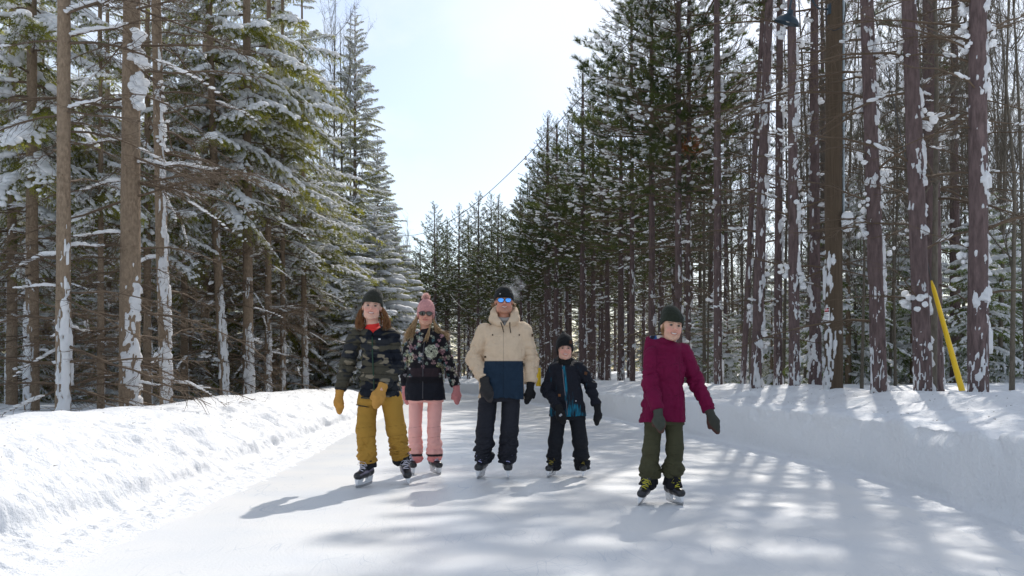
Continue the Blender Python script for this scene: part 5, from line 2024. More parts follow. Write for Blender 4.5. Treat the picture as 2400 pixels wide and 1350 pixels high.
def pants(fg, pel, legs, cols, seed, hems, amp=0.012, h=0.0068, cuff=None, cfn=None):
    """pel torso rows; legs list of (pts, radii)"""
    def f(P):
        d = torso(P, pel) - folds(P, 0.006, 9, seed + 40)
        for i, (pts, rad) in enumerate(legs):
            hz = hems[i]
            l = leg_sdf(P, pts, rad, hz, seed + i * 7, amp)
            ax_ = nrm(np.asarray(pts[-2]) - np.asarray(pts[-1]))
            l = smax(l, -((P - np.asarray(pts[-1])) @ ax_ - hz) , 0.006)
            d = smin(d, l, 0.010)
        return d
    allp = np.array([p for l in legs for p in l[0]])
    lo = allp.min(0) - 0.17; hi = allp.max(0) + 0.17
    lo[2] = max(0.03, lo[2]); hi[2] = max(r[0] for r in pel) + 0.05
    V, F = sdf_mesh(f, lo, hi, h, margin=2.0)
    C = np.tile(np.array(cols, float), (len(V), 1)) * (1 + 0.16 * fbm(V * 7, 4, seed)[:, None])
    x, y = fg.xy(V)
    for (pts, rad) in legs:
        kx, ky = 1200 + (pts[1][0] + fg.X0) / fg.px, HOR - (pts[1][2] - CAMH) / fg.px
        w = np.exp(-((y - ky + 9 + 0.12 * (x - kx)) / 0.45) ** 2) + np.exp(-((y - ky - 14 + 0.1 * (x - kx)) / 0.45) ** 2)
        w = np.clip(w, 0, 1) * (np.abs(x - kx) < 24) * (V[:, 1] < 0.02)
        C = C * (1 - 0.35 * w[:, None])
    if cfn is not None:
        C = cfn(V, C)
    mb = MB(); mb.add(V, F, 0, C)
    return mb.build('trousers', M['cloth'], fg.root, colors=True)

def cuffs(fg, legs, col, length, grow=1.15, name='boot_gaiter', seed=3, off=0.0, parent=None):
    """dark inner gaiter flaring over the skate under each trouser hem"""
    for i, (pts, rad) in enumerate(legs):
        a, b_ = np.asarray(pts[-2], float), np.asarray(pts[-1], float)
        d_ = nrm(b_ - a)
        p0, p1 = b_ + d_ * (off - 0.03), b_ + d_ * (off + length)
        r0 = rad[-1] * 0.9
        def f(P):
            d = caps(P, p0, p1, r0, r0 * grow, (1, 1.1, 1))
            d = smax(d, (P - p1) @ d_ - 0.012 * np.sin(np.arctan2(P[:, 1] - p1[1], P[:, 0] - p1[0]) * 3 + i), 0.005)
            d = smax(d, -((P - p0) @ d_), 0.005)
            return d - folds(P, 0.008, 14, seed + i, (1.2, 1.2, 0.6))
        V, F = sdf_mesh(f, np.minimum(p0, p1) - 0.14, np.maximum(p0, p1) + 0.14, 0.0065, margin=2.0)
        mb = MB(); mb.add(V, F, 0, np.tile(np.array(col, float), (len(V), 1)))
        mb.build(name, M['cloth'], parent or fg.root, colors=True)

def jacket(fg, prof, arms, cfn, seed, extra=None, h=0.0062, amp=0.007, armamp=0.011, mat='cloth', cutn=2.5, sub=None, name='jacket'):
    def f(P):
        d = torso(P, prof, cutn)
        zt = prof[0][0]
        wv = 1.0
        d = d - folds(P, amp, 6.5, seed, (1, 1, 0.75)) - folds(P, amp * 0.45, 14, seed + 3)
        for i, (pts, rad) in enumerate(arms):
            a = chain(P, pts, rad, 0.035)
            # creases across the sleeve, strongest around the elbow
            ax_ = nrm(np.asarray(pts[-1]) - np.asarray(pts[-2]))
            el = np.asarray(pts[1])
            w = 0.45 + 0.9 * np.exp(-((np.linalg.norm(P - el, axis=1)) / 0.13) ** 2) + 0.5 * np.exp(-((np.linalg.norm(P - np.asarray(pts[-1]), axis=1)) / 0.09) ** 2)
            s_ = P @ ax_
            Q = P + ax_ * s_[:, None] * 0.9
            a = a - folds(Q, armamp, 9, seed + 11 * (i + 1)) * w
            wr = np.asarray(pts[-1])
            a = smax(a, (P - wr) @ ax_, 0.008)
            d = smin(d, a, 0.010)
        if extra is not None:
            d = extra(P, d)
        if sub is not None:
            d = sub(P, d)
        return d
    allp = np.array([p for a in arms for p in a[0]])
    w_ = max(r[2] for r in prof)
    lo = np.minimum(allp.min(0) - 0.12, [min(r[1] for r in prof) - w_ - 0.05, -0.28, 0])
    hi = np.maximum(allp.max(0) + 0.12, [max(r[1] for r in prof) + w_ + 0.05, 0.30, 0])
    lo[2] = min(prof[0][0] if prof[0][0] < prof[-1][0] else prof[-1][0], allp[:, 2].min() - 0.05) - 0.04
    hi[2] = max(r[0] for r in prof) + 0.28
    V, F = sdf_mesh(f, lo, hi, h, margin=2.0)
    C = cfn(V)
    mb = MB(); mb.add(V, F, 0, C)
    return mb.build(name, M[mat], fg.root, colors=True)

def strands(fg, roots, ends, bulge, col1, col2, rad, seed, name='hair', seg=9, wav=0.012):
    """locks: lists of root / end points with a mid offset"""
    r_ = np.random.default_rng(seed)
    mb = MB()
    for a, b_, m in zip(roots, ends, bulge):
        a, b_, m = (np.asarray(q, float) for q in (a, b_, m))
        t = np.linspace(0, 1, seg)[:, None]
        p = a * (1 - t) ** 2 + 2 * m * t * (1 - t) + b_ * t ** 2
        p = p + np.sin(t * r_.uniform(4, 9) + r_.uniform(0, 6, 3)) * wav * t
        u = r_.random()
        c = np.array(col1) * (1 - u) + np.array(col2) * u
        add_tube(mb, p, rad * (1.05 - t[:, 0] ** 2 * 0.85) * r_.uniform(0.7, 1.2), 4, 0, c, cap=False)
    return mb.build(name, M['hair'], fg.root, colors=True)

def line_tube(fg, parent, pts, r, col, name, mat='cloth'):
    mb = MB(); add_tube(mb, np.asarray(pts), r, 6, 0, col)
    return mb.build(name, M[mat], parent, colors=True)

SKIN = (0.50, 0.27, 0.19)
def ray_front(mesh_obj, x, z):
    """front surface point of a garment at local x,z"""
    me = mesh_obj.data
    n = len(me.vertices)
    co = np.empty(n * 3, np.float32); me.vertices.foreach_get('co', co); co = co.reshape(-1, 3)
    m = (np.abs(co[:, 0] - x) < 0.012) & (np.abs(co[:, 2] - z) < 0.012)
    if m.sum() == 0:
        return np.array([x, -0.15, z])
    return np.array([x, co[m, 1].min(), z])

def zip_line(fg, jk, pts_px, r, col, name='zipper'):
    P = []
    for (x, y) in pts_px:
        q = fg.p(x, y)
        P.append(ray_front(jk, q[0], q[2]) + [0, -0.001, 0])
    P = np.array(P)
    t = np.linspace(0, len(P) - 1, 26)
    P = np.stack([np.interp(t, np.arange(len(P)), P[:, k]) for k in range(3)], -1)
    for _ in range(2):
        P[1:-1, 1] = np.minimum(P[1:-1, 1], (P[:-2, 1] + P[2:, 1]) / 2)
    return line_tube(fg, jk, P, r, col, name)

def front_patch(fg, jk, x, y, w, h, col, name='patch', rz=0):
    q = fg.p(x, y); c = ray_front(jk, q[0], q[2])
    return patch_on(fg, jk, None, c + [0, -0.001, 0], (w, h), col, name, rz)

# ================================================================ 1. boy in camouflage
fg = Fig('person skating in camouflage jacket, ochre trousers, green beanie and shoulder length brown hair', 880, 1140, 1)
p = fg.p
hc = p(872, 720, -0.02)
neck = p(875, 775, 0.03)
def prow(fg, y, xl, xr, cy, d):
    s = fg.px
    return (CAMH + (HOR - y) * s, ((xl + xr) / 2 - 1200) * s - fg.X0, (xr - xl) / 2 * s, cy, d)
shL, shR = p(833, 790, 0.02), p(919, 788, 0.02)
elL, elR = p(815, 855, 0.03), p(927, 862, 0.0)
wrL, wrR = p(798, 915, -0.03), p(898, 906, -0.20)
hipL, hipR = p(862, 948, 0.0), p(919, 948, 0.0)
knL, knR = p(857, 1010, -0.05), p(928, 1006, 0.02)
anL, anR = p(863, 1082, 0.0), p(938, 1068, 0.18)
legs = [([hipL, knL, anL], [0.090, 0.086, 0.078]), ([hipR, knR, anR], [0.092, 0.090, 0.080])]
arms = [([shL, elL, wrL], [0.080, 0.074, 0.058]), ([shR, elR, wrR], [0.080, 0.076, 0.060])]
Tb, Rh, Ri = body(fg, hc, 6, [prow(fg, 915, 855, 928, .02, .08), prow(fg, 850, 855, 905, .02, .08), prow(fg, 790, 838, 915, .03, .08)],
    [l[0] for l in legs], [[shL, elL, wrL + (wrL - elL) * 0.15], [shR, elR, wrR + (wrR - elR) * .15]], neck,
    dict(skin=(0.56, 0.33, 0.25), hair=(0.10, 0.045, 0.02), brow=(0.14, 0.07, 0.035), lip=(0.42, 0.13, 0.11)), tilt=(-1, 4, 0), smile=0.75, sc=1.06)
beanie(fg, Tb, Ri, hc, 1.06, (0.024, 0.025, 0.019), h=0.118, low=0.035, back=-0.075, wide=1.02, lean=0.15, rise=0.0)
camo = [(0.007, 0.009, 0.015), (0.020, 0.022, 0.026), (0.055, 0.050, 0.036), (0.17, 0.145, 0.105)]
def camo_fn(V):
    x = V * np.array([6.5, 6.5, 15.0])
    w = np.stack([vnoise(V * 6, 3), vnoise(V * 6 + 9, 4), vnoise(V * 6 + 20, 5)], -1) * 0.55
    a = fbm(x + w, 3, 70); b2 = fbm(x + w + 31, 3, 75); c2 = fbm(x * 1.3 + w + 57, 2, 79)
    C = np.tile(np.array(camo[0]), (len(V), 1))
    for fld, lo_, col in ((a, -0.02, camo[1]), (b2, 0.08, camo[2]), (c2, 0.26, camo[3])):
        k = ss(lo_, lo_ + 0.05, fld)[:, None]
        C = C * (1 - k) + np.array(col) * k
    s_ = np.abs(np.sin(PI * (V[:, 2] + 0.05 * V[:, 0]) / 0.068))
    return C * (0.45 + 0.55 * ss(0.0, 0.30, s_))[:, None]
def puff(P, d):
    z = P[:, 2] + 0.05 * P[:, 0]
    return d + 0.012 * (1 - np.abs(np.sin(PI * z / 0.068)) ** 0.5)
def collar(P, d):
    c = tor(P, p(876, 772, 0.02), (0, -0.25, 1), 0.078, 0.026, 1.0)
    c = smin(c, tor(P, p(876, 780, 0.02), (0, -0.25, 1), 0.092, 0.030, 1.0), 0.02)
    gap = np.maximum(np.abs(P[:, 0] - p(877, 0)[0]) - 0.035 * ss(p(0, 784)[2], p(0, 768)[2], P[:, 2]) , P[:, 1])
    c = smax(c, -gap - 0.0, 0.01)
    return puff(P, smin(d, c, 0.015))
prof = [prow(fg, 934, 839, 944, 0.0, .145), prow(fg, 900, 842, 938, 0, .14), prow(fg, 850, 848, 926, 0.0, .13), prow(fg, 815, 843, 922, 0.01, .13), prow(fg, 795, 838, 920, 0.02, .115), prow(fg, 780, 848, 905, 0.03, .085), prow(fg, 772, 858, 894, 0.03, .06)]
jk = jacket(fg, prof, arms, camo_fn, 11, collar, amp=0.010, armamp=0.015)
zip_line(fg, jk, [(876, 790), (878, 830), (880, 870), (882, 905), (884, 932)], 0.0055, (0.025, 0.055, 0.035))
front_patch(fg, jk, 893, 796, 0.020, 0.012, (0.55, 0.55, 0.55), 'chest_badge')
# red neck gaiter
def gf(P):
    d = chain(P, [p(873, 755, 0.03), p(875, 785, 0.0)], [0.058, 0.070], 0.02)
    d = smin(d, tor(P, p(874, 770, 0.0), (0, -0.3, 1), 0.056, 0.016), 0.01)
    d = smax(d, P[:, 2] - p(0, 755)[2] + 0.25 * P[:, 1], 0.008)
    return d - folds(P, 0.004, 20, 3, (0.6, 0.6, 2))
V, F = sdf_mesh(gf, p(840, 800, -.2), p(905, 745, .2), 0.005, margin=2)
mb = MB(); mb.add(V, F, 0, np.tile([0.62, 0.035, 0.030], (len(V), 1))); mb.build('neck_gaiter', M['cloth'], fg.root, colors=True)
def och(V, C):
    x, y = fg.xy(V)
    w = ss(0.8, 0.2, np.abs(y - (949 + (x - 834) * 0.12))) * ss(830, 836, x) * ss(872, 868, x) * (V[:, 1] < 0)
    return C * (1 - w[:, None] * 0.95)
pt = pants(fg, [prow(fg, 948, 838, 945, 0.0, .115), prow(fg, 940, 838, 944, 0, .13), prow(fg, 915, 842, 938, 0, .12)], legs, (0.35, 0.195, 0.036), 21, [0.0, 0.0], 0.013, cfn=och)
zp = MB()
zq = [ray_front(pt, p(x, 0)[0], p(0, y)[2]) + [0, -0.002, 0] for x, y in [(837, 948), (846, 950), (856, 951), (866, 953)]]
add_tube(zp, zq, 0.0045, 5, 0, (0.02, 0.02, 0.02)); zp.build('pocket_zip', M['cloth'], pt, colors=True)
cuffs(fg, legs, (0.015, 0.016, 0.020), 0.055, 1.12)
mitten(fg, wrL + nrm(wrL - elL) * 0.035, (-0.12, -0.05, -1), (-0.5, -0.9, 0), 1, 0.175, (0.40, 0.20, 0.045), curl=0.5, spread=0.3)
mitten(fg, wrR + nrm(wrR - elR) * 0.02, (-0.32, -0.30, -0.95), (0.25, -1, 0.1), 1, 0.185, (0.42, 0.22, 0.055), curl=0.6, spread=0.25)
lace = (0.62, 0.60, 0.68)
skate(fg, p(853, 1141, -0.03) * [1, 1, 0] + [0, 0, 0.004], -24, 4, 6, 0.275, lace, side=(0.20, 0.17, 0.22))
skate(fg, p(953, 1117, 0.20) * [1, 1, 0] + [0, 0.02, 0.016], 14, 15, -8, 0.275, lace, side=(0.20, 0.17, 0.22))
# long hair on both sides of the neck
r_ = np.random.default_rng(4)
ro, en, bu = [], [], []
for k in range(900):
    sg = -1 if k % 2 else 1
    a = r_.uniform(0.1, 1.0)
    root = Tb([sg * 0.072, 0.00 + 0.075 * a, r_.uniform(-0.02, 0.03)])
    e_ = p(873 + sg * r_.uniform(20, 37) + (5 if sg > 0 else -2), r_.uniform(756, 775), -0.06 + 0.12 * a)
    ro.append(root); en.append(e_); bu.append((root + e_) / 2 + [sg * 0.035, 0, 0.01])
for k in range(110):
    a = r_.uniform(-0.07, 0.07)
    root = Tb([a, 0.085, r_.uniform(-0.03, 0.02)]); e_ = p(873 + a * 400, r_.uniform(766, 780), 0.12)
    ro.append(root); en.append(e_); bu.append((root + e_) / 2 + [0, 0.03, 0])
strands(fg, ro, en, bu, (0.13, 0.055, 0.022), (0.42, 0.20, 0.075), 0.0021, 5)

# ================================================================ 2. woman with floral jacket
fg = Fig('person with pink bobble hat, sunglasses, blowing blonde hair, black floral jacket and pink trousers', 995, 1111, 2)
p = fg.p
hc = p(998, 737, -0.02)
neck = p(998, 782, 0.03)
shL, shR = p(965, 800, 0.03), p(1030, 797, 0.03)
elL, elR = p(950, 855, 0.06), p(1052, 852, 0.04)
wrL, wrR = p(950, 905, 0.04), p(1068, 905, 0.0)
hipL, hipR = p(975, 945, 0.0), p(1019, 945, 0.0)
knL, knR = p(973, 1010, -0.02), p(1017, 1010, -0.03)
anL, anR = p(974, 1074, 0.04), p(1019, 1072, 0.02)
legs = [([hipL, knL, anL], [0.074, 0.063, 0.066]), ([hipR, knR, anR], [0.076, 0.066, 0.066])]
arms = [([shL, elL, wrL], [0.066, 0.060, 0.050]), ([shR, elR, wrR], [0.066, 0.062, 0.050])]
Tb, Rh, Ri = body(fg, hc, 5, [prow(fg, 915, 966, 1026, .02, .08), prow(fg, 850, 975, 1020, .02, .08), prow(fg, 795, 965, 1028, .03, .08)],
    [l[0] for l in legs], [[shL, elL, wrL], [shR, elR, wrR + (wrR - elR) * .15]], neck,
    dict(skin=(0.56, 0.30, 0.21), hair=(0.30, 0.18, 0.08), lip=(0.50, 0.16, 0.14), noeyes=True), tilt=(1, 2, 0), smile=0.25, sc=1.04)
beanie(fg, Tb, Ri, hc, 1.04, (0.52, 0.25, 0.24), h=0.112, low=0.022, back=-0.06, ears=0.035, wide=1.0, pom=(-0.005, 0.02, 0.170, 0.042, (0.80, 0.55, 0.50)), rise=-0.006)
def shades(fg, Tb, frame, lens, lensmat, mirror=False):
    e = empty('sunglasses', (0, 0, 0), '', ''); del e['label']; del e['category']; e.parent = fg.root
    fm = MB()
    for sg in (-1, 1):
        ring = []
        for k in range(20):
            a = 2 * PI * k / 20
            rx, rz_ = 0.0285, 0.0215 * (1.0 if math.sin(a) < 0 else 0.88)
            x = sg * (0.0335 + rx * math.cos(a) * (1 + 0.12 * math.sin(a)))
            z = 0.006 + rz_ * math.sin(a)
            y = -0.1035 + 3.6 * x * x
            ring.append((x, y, z))
        add_tube(fm, Tb(ring + ring[:1]), 0.0028, 5, 0, frame, cap=False)
        add_tube(fm, Tb([(sg * 0.062, -0.088, 0.010), (sg * 0.080, -0.03, 0.010), (sg * 0.080, 0.02, 0.004)]), 0.0025, 5, 0, frame)
        lm = MB()
        c = np.array([(sg * 0.0335, -0.1040 + 3.6 * 0.0335 ** 2 - 0.0015, 0.006)])
        lm.add(Tb(np.concatenate([np.array(ring), c])), [(i, (i + 1) % 20, 20) for i in range(20)], 0, lens)
        lm.build('lens', lensmat, e, smooth=True, colors=True)
    add_tube(fm, Tb([(-0.008, -0.106, 0.010), (0, -0.108, 0.012), (0.008, -0.106, 0.010)]), 0.0028, 5, 0, frame)
    fm.build('frame', M['gloss'], e, colors=True)
lens_dark = simple('dark_lens', (0.012, 0.007, 0.006), 0.08, 0.0, spec=0.8)
lens_blue = simple('blue_mirror_lens', (0.10, 0.36, 0.95), 0.12, 1.0)
shades(fg, Tb, (0.02, 0.012, 0.01), (1, 1, 1), lens_dark)
flow = []
r_ = np.random.default_rng(12)
for k in range(150):
    x = r_.uniform(945, 1078); y = r_.uniform(778, 905)
    if y > 862 and y < 893 and 965 < x < 1030:
        continue
    flow.append((x, y, r_.uniform(2.0, 5.2), [(0.50, 0.27, 0.30), (0.50, 0.48, 0.36), (0.34, 0.40, 0.32), (0.62, 0.52, 0.46), (0.10, 0.22, 0.24), (0.42, 0.40, 0.42)][r_.integers(6)], r_.uniform(0, 6)))
flow += [(961, 838, 10, (0.55, 0.55, 0.30), 1), (958, 850, 7, (0.50, 0.50, 0.28), 2), (974, 837, 6.5, (0.60, 0.38, 0.38), 1), (1030, 856, 5.5, (0.55, 0.58, 0.25), 0), (1018, 850, 5, (0.5, 0.3, 0.3), 0), (990, 833, 5, (0.6, .5, .5), 0)]
def floral(V):
    x, y = fg.xy(V)
    C = np.tile(np.array([0.010, 0.009, 0.012]), (len(V), 1))
    mid = ss(862, 864, y) * ss(884, 882, y) * (np.abs(x - 998) < 34)
    C = C * (1 - mid[:, None]) + np.array([0.030, 0.020, 0.024]) * mid[:, None]
    zone = (y < 884) | (x > 1040)
    for (fx, fy, r, c, ph) in flow:
        dx, dy = x - fx, y - fy
        rr = np.hypot(dx, dy); a = np.arctan2(dy, dx)
        rp = r * (1 + 0.16 * np.sin(a * 5 + ph))
        ring = np.exp(-((rr - rp * 0.85) / 0.75) ** 2) * (0.55 + 0.45 * np.sin(a * 3 + ph * 2)) + 0.55 * np.exp(-((rr - rp * 0.3) / 0.8) ** 2)
        k = np.clip(ring, 0, 1) * zone
        C = C * (1 - k[:, None]) + np.array(c) * k[:, None]
    # large rose on the chest
    dx, dy = x - 1013, y - 824
    rr = np.hypot(dx, dy * 0.95); a = np.arctan2(dy, dx)
    k = np.zeros(len(V))
    for j, (r, n_) in enumerate(((13.4, 9), (10.4, 7), (7.2, 6), (4.0, 4))):
        k = np.maximum(k, np.exp(-((rr - r * (1 + 0.07 * np.sin(a * n_ + j))) / 1.05) ** 2) * (0.75 + 0.25 * np.sin(a * 4 + j)))
    k *= (V[:, 1] < 0)
    C = C * (1 - k[:, None]) + np.array([0.62, 0.64, 0.48]) * k[:, None]
    hem = ss(897, 899, y) * (x < 1046)
    C = C * (1 - hem[:, None]) + np.array([0.011, 0.012, 0.018]) * hem[:, None]
    return C
def collar2(P, d):
    c = tor(P, p(998, 785, 0.02), (0, -0.2, 1), 0.082, 0.034, 0.95)
    c = smin(c, tor(P, p(1004, 792, 0.03), (0.1, -0.35, 1), 0.105, 0.036, 0.95), 0.02)
    return smin(d, c, 0.02)
prof = [prow(fg, 938, 948, 1046, 0.0, .150), prow(fg, 905, 950, 1040, 0, .140), prow(fg, 862, 958, 1032, 0.0, .125), prow(fg, 820, 960, 1032, 0.01, .125), prow(fg, 803, 960, 1032, 0.02, .105), prow(fg, 790, 972, 1022, 0.03, .085), prow(fg, 782, 982, 1014, 0.03, .06)]
jk = jacket(fg, prof, arms, floral, 31, collar2, amp=0.009, armamp=0.013, h=0.0058)
zip_line(fg, jk, [(997, 800), (994, 830), (994, 870), (994, 905), (994, 934)], 0.004, (0.09, 0.09, 0.10))
def gf(P):
    d = chain(P, [p(999, 768, 0.03), p(998, 790, 0.0)], [0.058, 0.066], 0.02)
    d = smax(d, P[:, 2] - p(0, 767)[2] + 0.25 * P[:, 1], 0.008)
    return d - folds(P, 0.004, 20, 5, (0.6, 0.6, 2))
V, F = sdf_mesh(gf, p(965, 805, -.2), p(1030, 757, .2), 0.005, margin=2)
mb = MB(); mb.add(V, F, 0, np.tile([0.022, 0.020, 0.024], (len(V), 1))); mb.build('neck_gaiter', M['cloth'], fg.root, colors=True)
def pinkfn(V, C):
    x, y = fg.xy(V)
    w = ss(1062.5, 1064, y) * ss(1070, 1068.5, y)
    C = C * (1 - w[:, None]) + np.array([0.02, 0.015, 0.018]) * w[:, None]
    w = ss(1069, 1071, y)
    return C * (1 - w[:, None]) + np.array([0.72, 0.26, 0.25]) * w[:, None]
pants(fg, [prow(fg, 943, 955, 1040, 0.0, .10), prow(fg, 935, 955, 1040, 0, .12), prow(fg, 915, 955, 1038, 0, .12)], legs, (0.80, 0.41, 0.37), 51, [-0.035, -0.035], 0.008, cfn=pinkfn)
mitten(fg, wrR + nrm(wrR - elR) * 0.03, (0.10, -0.05, -1), (0.6, -0.8, 0), 1, 0.155, (0.50, 0.20, 0.20), curl=0.5, spread=0.2)
mitten(fg, wrL + nrm(wrL - elL) * 0.03, (0.0, -0.05, -1), (-0.6, -0.8, 0), 1, 0.155, (0.50, 0.20, 0.20), curl=0.5, spread=0.2)
skate(fg, p(966, 1113, 0.02) * [1, 1, 0] + [0, 0, 0.004], 16, 4, -4, 0.25, (0.55, 0.55, 0.66))
skate(fg, p(1021, 1109, 0.02) * [1, 1, 0] + [0, 0, 0.004], 30, 4, -5, 0.25, (0.55, 0.55, 0.66))
ro, en, bu = [], [], []
for k in range(1100):
    sg = -1 if k % 3 == 0 else 1
    a = r_.uniform(0.0, 1.0)
    root = Tb([sg * 0.070, -0.005 + 0.085 * a, r_.uniform(-0.03, 0.02)])
    if sg < 0:
        e_ = p(r_.uniform(944, 966), r_.uniform(785, 808), -0.05 + 0.15 * a)
        m_ = (root + e_) / 2 + [-0.01, 0, -0.01]
    else:
        t_ = r_.uniform(0.25, 1) ** 0.7
        e_ = p(1012 + 42 * t_ + r_.normal(0, 3), 800 - 12 * t_ + r_.uniform(-9, 8), 0.02 + 0.12 * a)
        m_ = p(1020, 778 + r_.uniform(-4, 12), 0.05)
    ro.append(root); en.append(e_); bu.append(m_)
for k in range(26):
    root = Tb([0.055, -0.04, -0.06]); e_ = p(r_.uniform(992, 1002), r_.uniform(796, 802), -0.13)
    ro.append(root); en.append(e_); bu.append(p(1003 + r_.uniform(-3, 3), 788, -0.12))
strands(fg, ro, en, bu, (0.30, 0.17, 0.07), (0.78, 0.58, 0.34), 0.0019, 6, wav=0.014, seg=11)

# ================================================================ 3. man
fg = Fig('tallest person, in black beanie, blue mirrored sunglasses and beige and navy jacket', 1165, 1120, 3)
p = fg.p
hc = p(1181, 706, -0.02)
neck = p(1180, 755, 0.03)
shL, shR = p(1136, 778, 0.02), p(1226, 776, 0.02)
elL, elR = p(1114, 842, 0.05), p(1243, 845, 0.06)
wrL, wrR = p(1134, 890, -0.12), p(1243, 898, -0.02)
hipL, hipR = p(1143, 945, 0.0), p(1197, 945, 0.0)
knL, knR = p(1137, 1010, -0.04), p(1194, 1010, -0.04)
anL, anR = p(1134, 1076, 0.02), p(1190, 1078, 0.02)
legs = [([hipL, knL, anL], [0.092, 0.086, 0.080]), ([hipR, knR, anR], [0.092, 0.088, 0.084])]
arms = [([shL, elL, wrL], [0.092, 0.084, 0.064]), ([shR, elR, wrR], [0.092, 0.084, 0.062])]
Tb, Rh, Ri = body(fg, hc, 4, [prow(fg, 915, 1132, 1208, .02, .09), prow(fg, 850, 1138, 1222, .02, .09), prow(fg, 790, 1130, 1230, .03, .08)],
    [l[0] for l in legs], [[shL, elL, wrL + (wrL - elL) * .15], [shR, elR, wrR + (wrR - elR) * .15]], neck,
    dict(skin=(0.50, 0.24, 0.16), hair=(0.20, 0.12, 0.06), lip=(0.40, 0.14, 0.11), noeyes=True, stubble=(0.20, 0.12, 0.09)), tilt=(2, 0, 0), smile=0.7, sc=1.08, male=True)
beanie(fg, Tb, Ri, hc, 1.08, (0.012, 0.013, 0.013), h=0.098, low=0.028, back=-0.055, cuff=True, wide=1.0, rise=-0.012)
shades(fg, Tb, (0.02, 0.01, 0.02), (1, 1, 1), lens_blue)
patch_on(fg, fg.root, Tb, (-0.040, -0.094, 0.062), (0.014, 0.005), (0.5, 0.5, 0.5), 'hat_logo', rz=-20)
def two(V):
    x, y = fg.xy(V)
    C = np.tile(np.array([0.58, 0.445, 0.315]), (len(V), 1)) * (1 + 0.07 * fbm(V * 30, 3, 3)[:, None])
    nav = np.array([0.013, 0.028, 0.050])
    arm = (x < 1136 - (y - 846) * 0.10) | (x > 1226 + (y - 846) * 0.02) | (V[:, 1] < -0.158 ) & (x < 1150)
    w = ss(845.5, 847, y) * (~arm)
    C = C * (1 - w[:, None]) + nav * w[:, None] * (1 + 0.1 * fbm(V * 30, 3, 4)[:, None])
    # pocket seams and placket stitching
    seam = np.maximum.reduce([
        np.exp(-((y - 790.5) / 0.35) ** 2) * ((np.abs(x - 1158) < 20) | (np.abs(x - 1215) < 14)),
        np.exp(-((x - 1180) / 0.30) ** 2) * (y > 765) * (y < 930),
        np.exp(-((x - 1197) / 0.25) ** 2) * (y > 792) * (y < 846) * 0.5]) * (V[:, 1] < 0)
    return C * (1 - 0.5 * seam[:, None])
def hood(P, d):
    c = tor(P, p(1182, 747, 0.045), (0, -0.36, 1), 0.112, 0.044, 1.05)
    c = smin(c, tor(P, p(1182, 731, 0.06), (0, -0.45, 1), 0.108, 0.034, 1.1), 0.02)
    lap = np.stack([P[:, 0] - p(1182, 0)[0], P[:, 1], P[:, 2] - p(0, 762)[2]], -1)
    g_ = np.maximum(np.abs(lap[:, 0]) - np.clip(0.010 + 0.55 * lap[:, 2], 0.0, 0.06), P[:, 1] + 0.01)
    c = smax(c, -g_, 0.012)
    c = c - folds(P, 0.008, 10, 77)
    d = smin(d, c, 0.02)
    return smax(d, -cap_(P, p(1181, 752, -0.02), p(1181, 700, -0.05), 0.055, 0.085), 0.012)
prof = [prow(fg, 933, 1119, 1227, 0.0, .155), prow(fg, 900, 1124, 1227, 0, .15), prow(fg, 846, 1133, 1230, 0.0, .145), prow(fg, 810, 1132, 1232, 0.0, .145), prow(fg, 785, 1134, 1230, 0.01, .125), prow(fg, 768, 1144, 1219, 0.02, .10), prow(fg, 758, 1155, 1208, 0.03, .08)]
jk = jacket(fg, prof, arms, two, 61, hood, amp=0.013, armamp=0.018)
for (x, y) in ((1155, 786), (1217, 786)):
    front_patch(fg, jk, x, y, 0.012, 0.014, (0.035, 0.022, 0.015), 'button')
for pts in ([(1174, 757), (1177, 766), (1181, 780)], [(1195, 757), (1195, 768), (1197, 781)]):
    P_ = [ray_front(jk, p(x, 0)[0], p(0, y)[2]) + [0, -0.006, 0] for x, y in pts]
    line_tube(fg, jk, P_, 0.0042, (0.03, 0.022, 0.018), 'drawstring')
front_patch(fg, jk, 1138, 837, 0.018, 0.018, (0.05, 0.03, 0.018), 'pocket_tag')
patch_on(fg, jk, None, p(1248, 786, -0.055), (0.020, 0.028), (0.06, 0.035, 0.02), 'sleeve_tag', rz=30)
# grey hood lining and shirt collar
def lin(P):
    d = tor(P, p(1182, 742, 0.045), (0, -0.45, 1), 0.083, 0.022, 1.05)
    return d
V, F = sdf_mesh(lin, p(1140, 775, -.2), p(1225, 715, .25), 0.006, margin=2)
mb = MB(); mb.add(V, F, 0, np.tile([0.36, 0.34, 0.32], (len(V), 1))); mb.build('hood_lining', M['cloth'], jk, colors=True)
def gf(P):
    d = chain(P, [p(1181, 748, 0.03), p(1182, 770, 0.0)], [0.056, 0.060], 0.02)
    return smax(d, P[:, 2] - p(0, 745)[2] + 0.35 * P[:, 1], 0.008)
V, F = sdf_mesh(gf, p(1155, 785, -.2), p(1208, 735, .2), 0.006, margin=2)
c_ = np.where((np.abs(V[:, 0] - p(1184, 0)[0]) < 0.018)[:, None], [0.30, 0.30, 0.30], [0.04, 0.042, 0.045])
mb = MB(); mb.add(V, F, 0, c_); mb.build('undershirt', M['cloth'], fg.root, colors=True)
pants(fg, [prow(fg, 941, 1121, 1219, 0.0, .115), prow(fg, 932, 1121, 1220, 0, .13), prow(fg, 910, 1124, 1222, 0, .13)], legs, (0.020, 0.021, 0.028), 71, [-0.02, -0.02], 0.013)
mitten(fg, wrL + nrm(wrL - elL) * 0.03, (0.22, -0.20, -1), (-0.2, -1, 0.1), 1, 0.195, (0.030, 0.029, 0.030), curl=0.5, spread=0.25, palmcol=(0.05, 0.045, 0.045))
mitten(fg, wrR + nrm(wrR - elR) * 0.03, (-0.08, -0.08, -1), (0.6, -0.8, 0), -1, 0.175, (0.012, 0.012, 0.013), curl=0.6, spread=0.6)
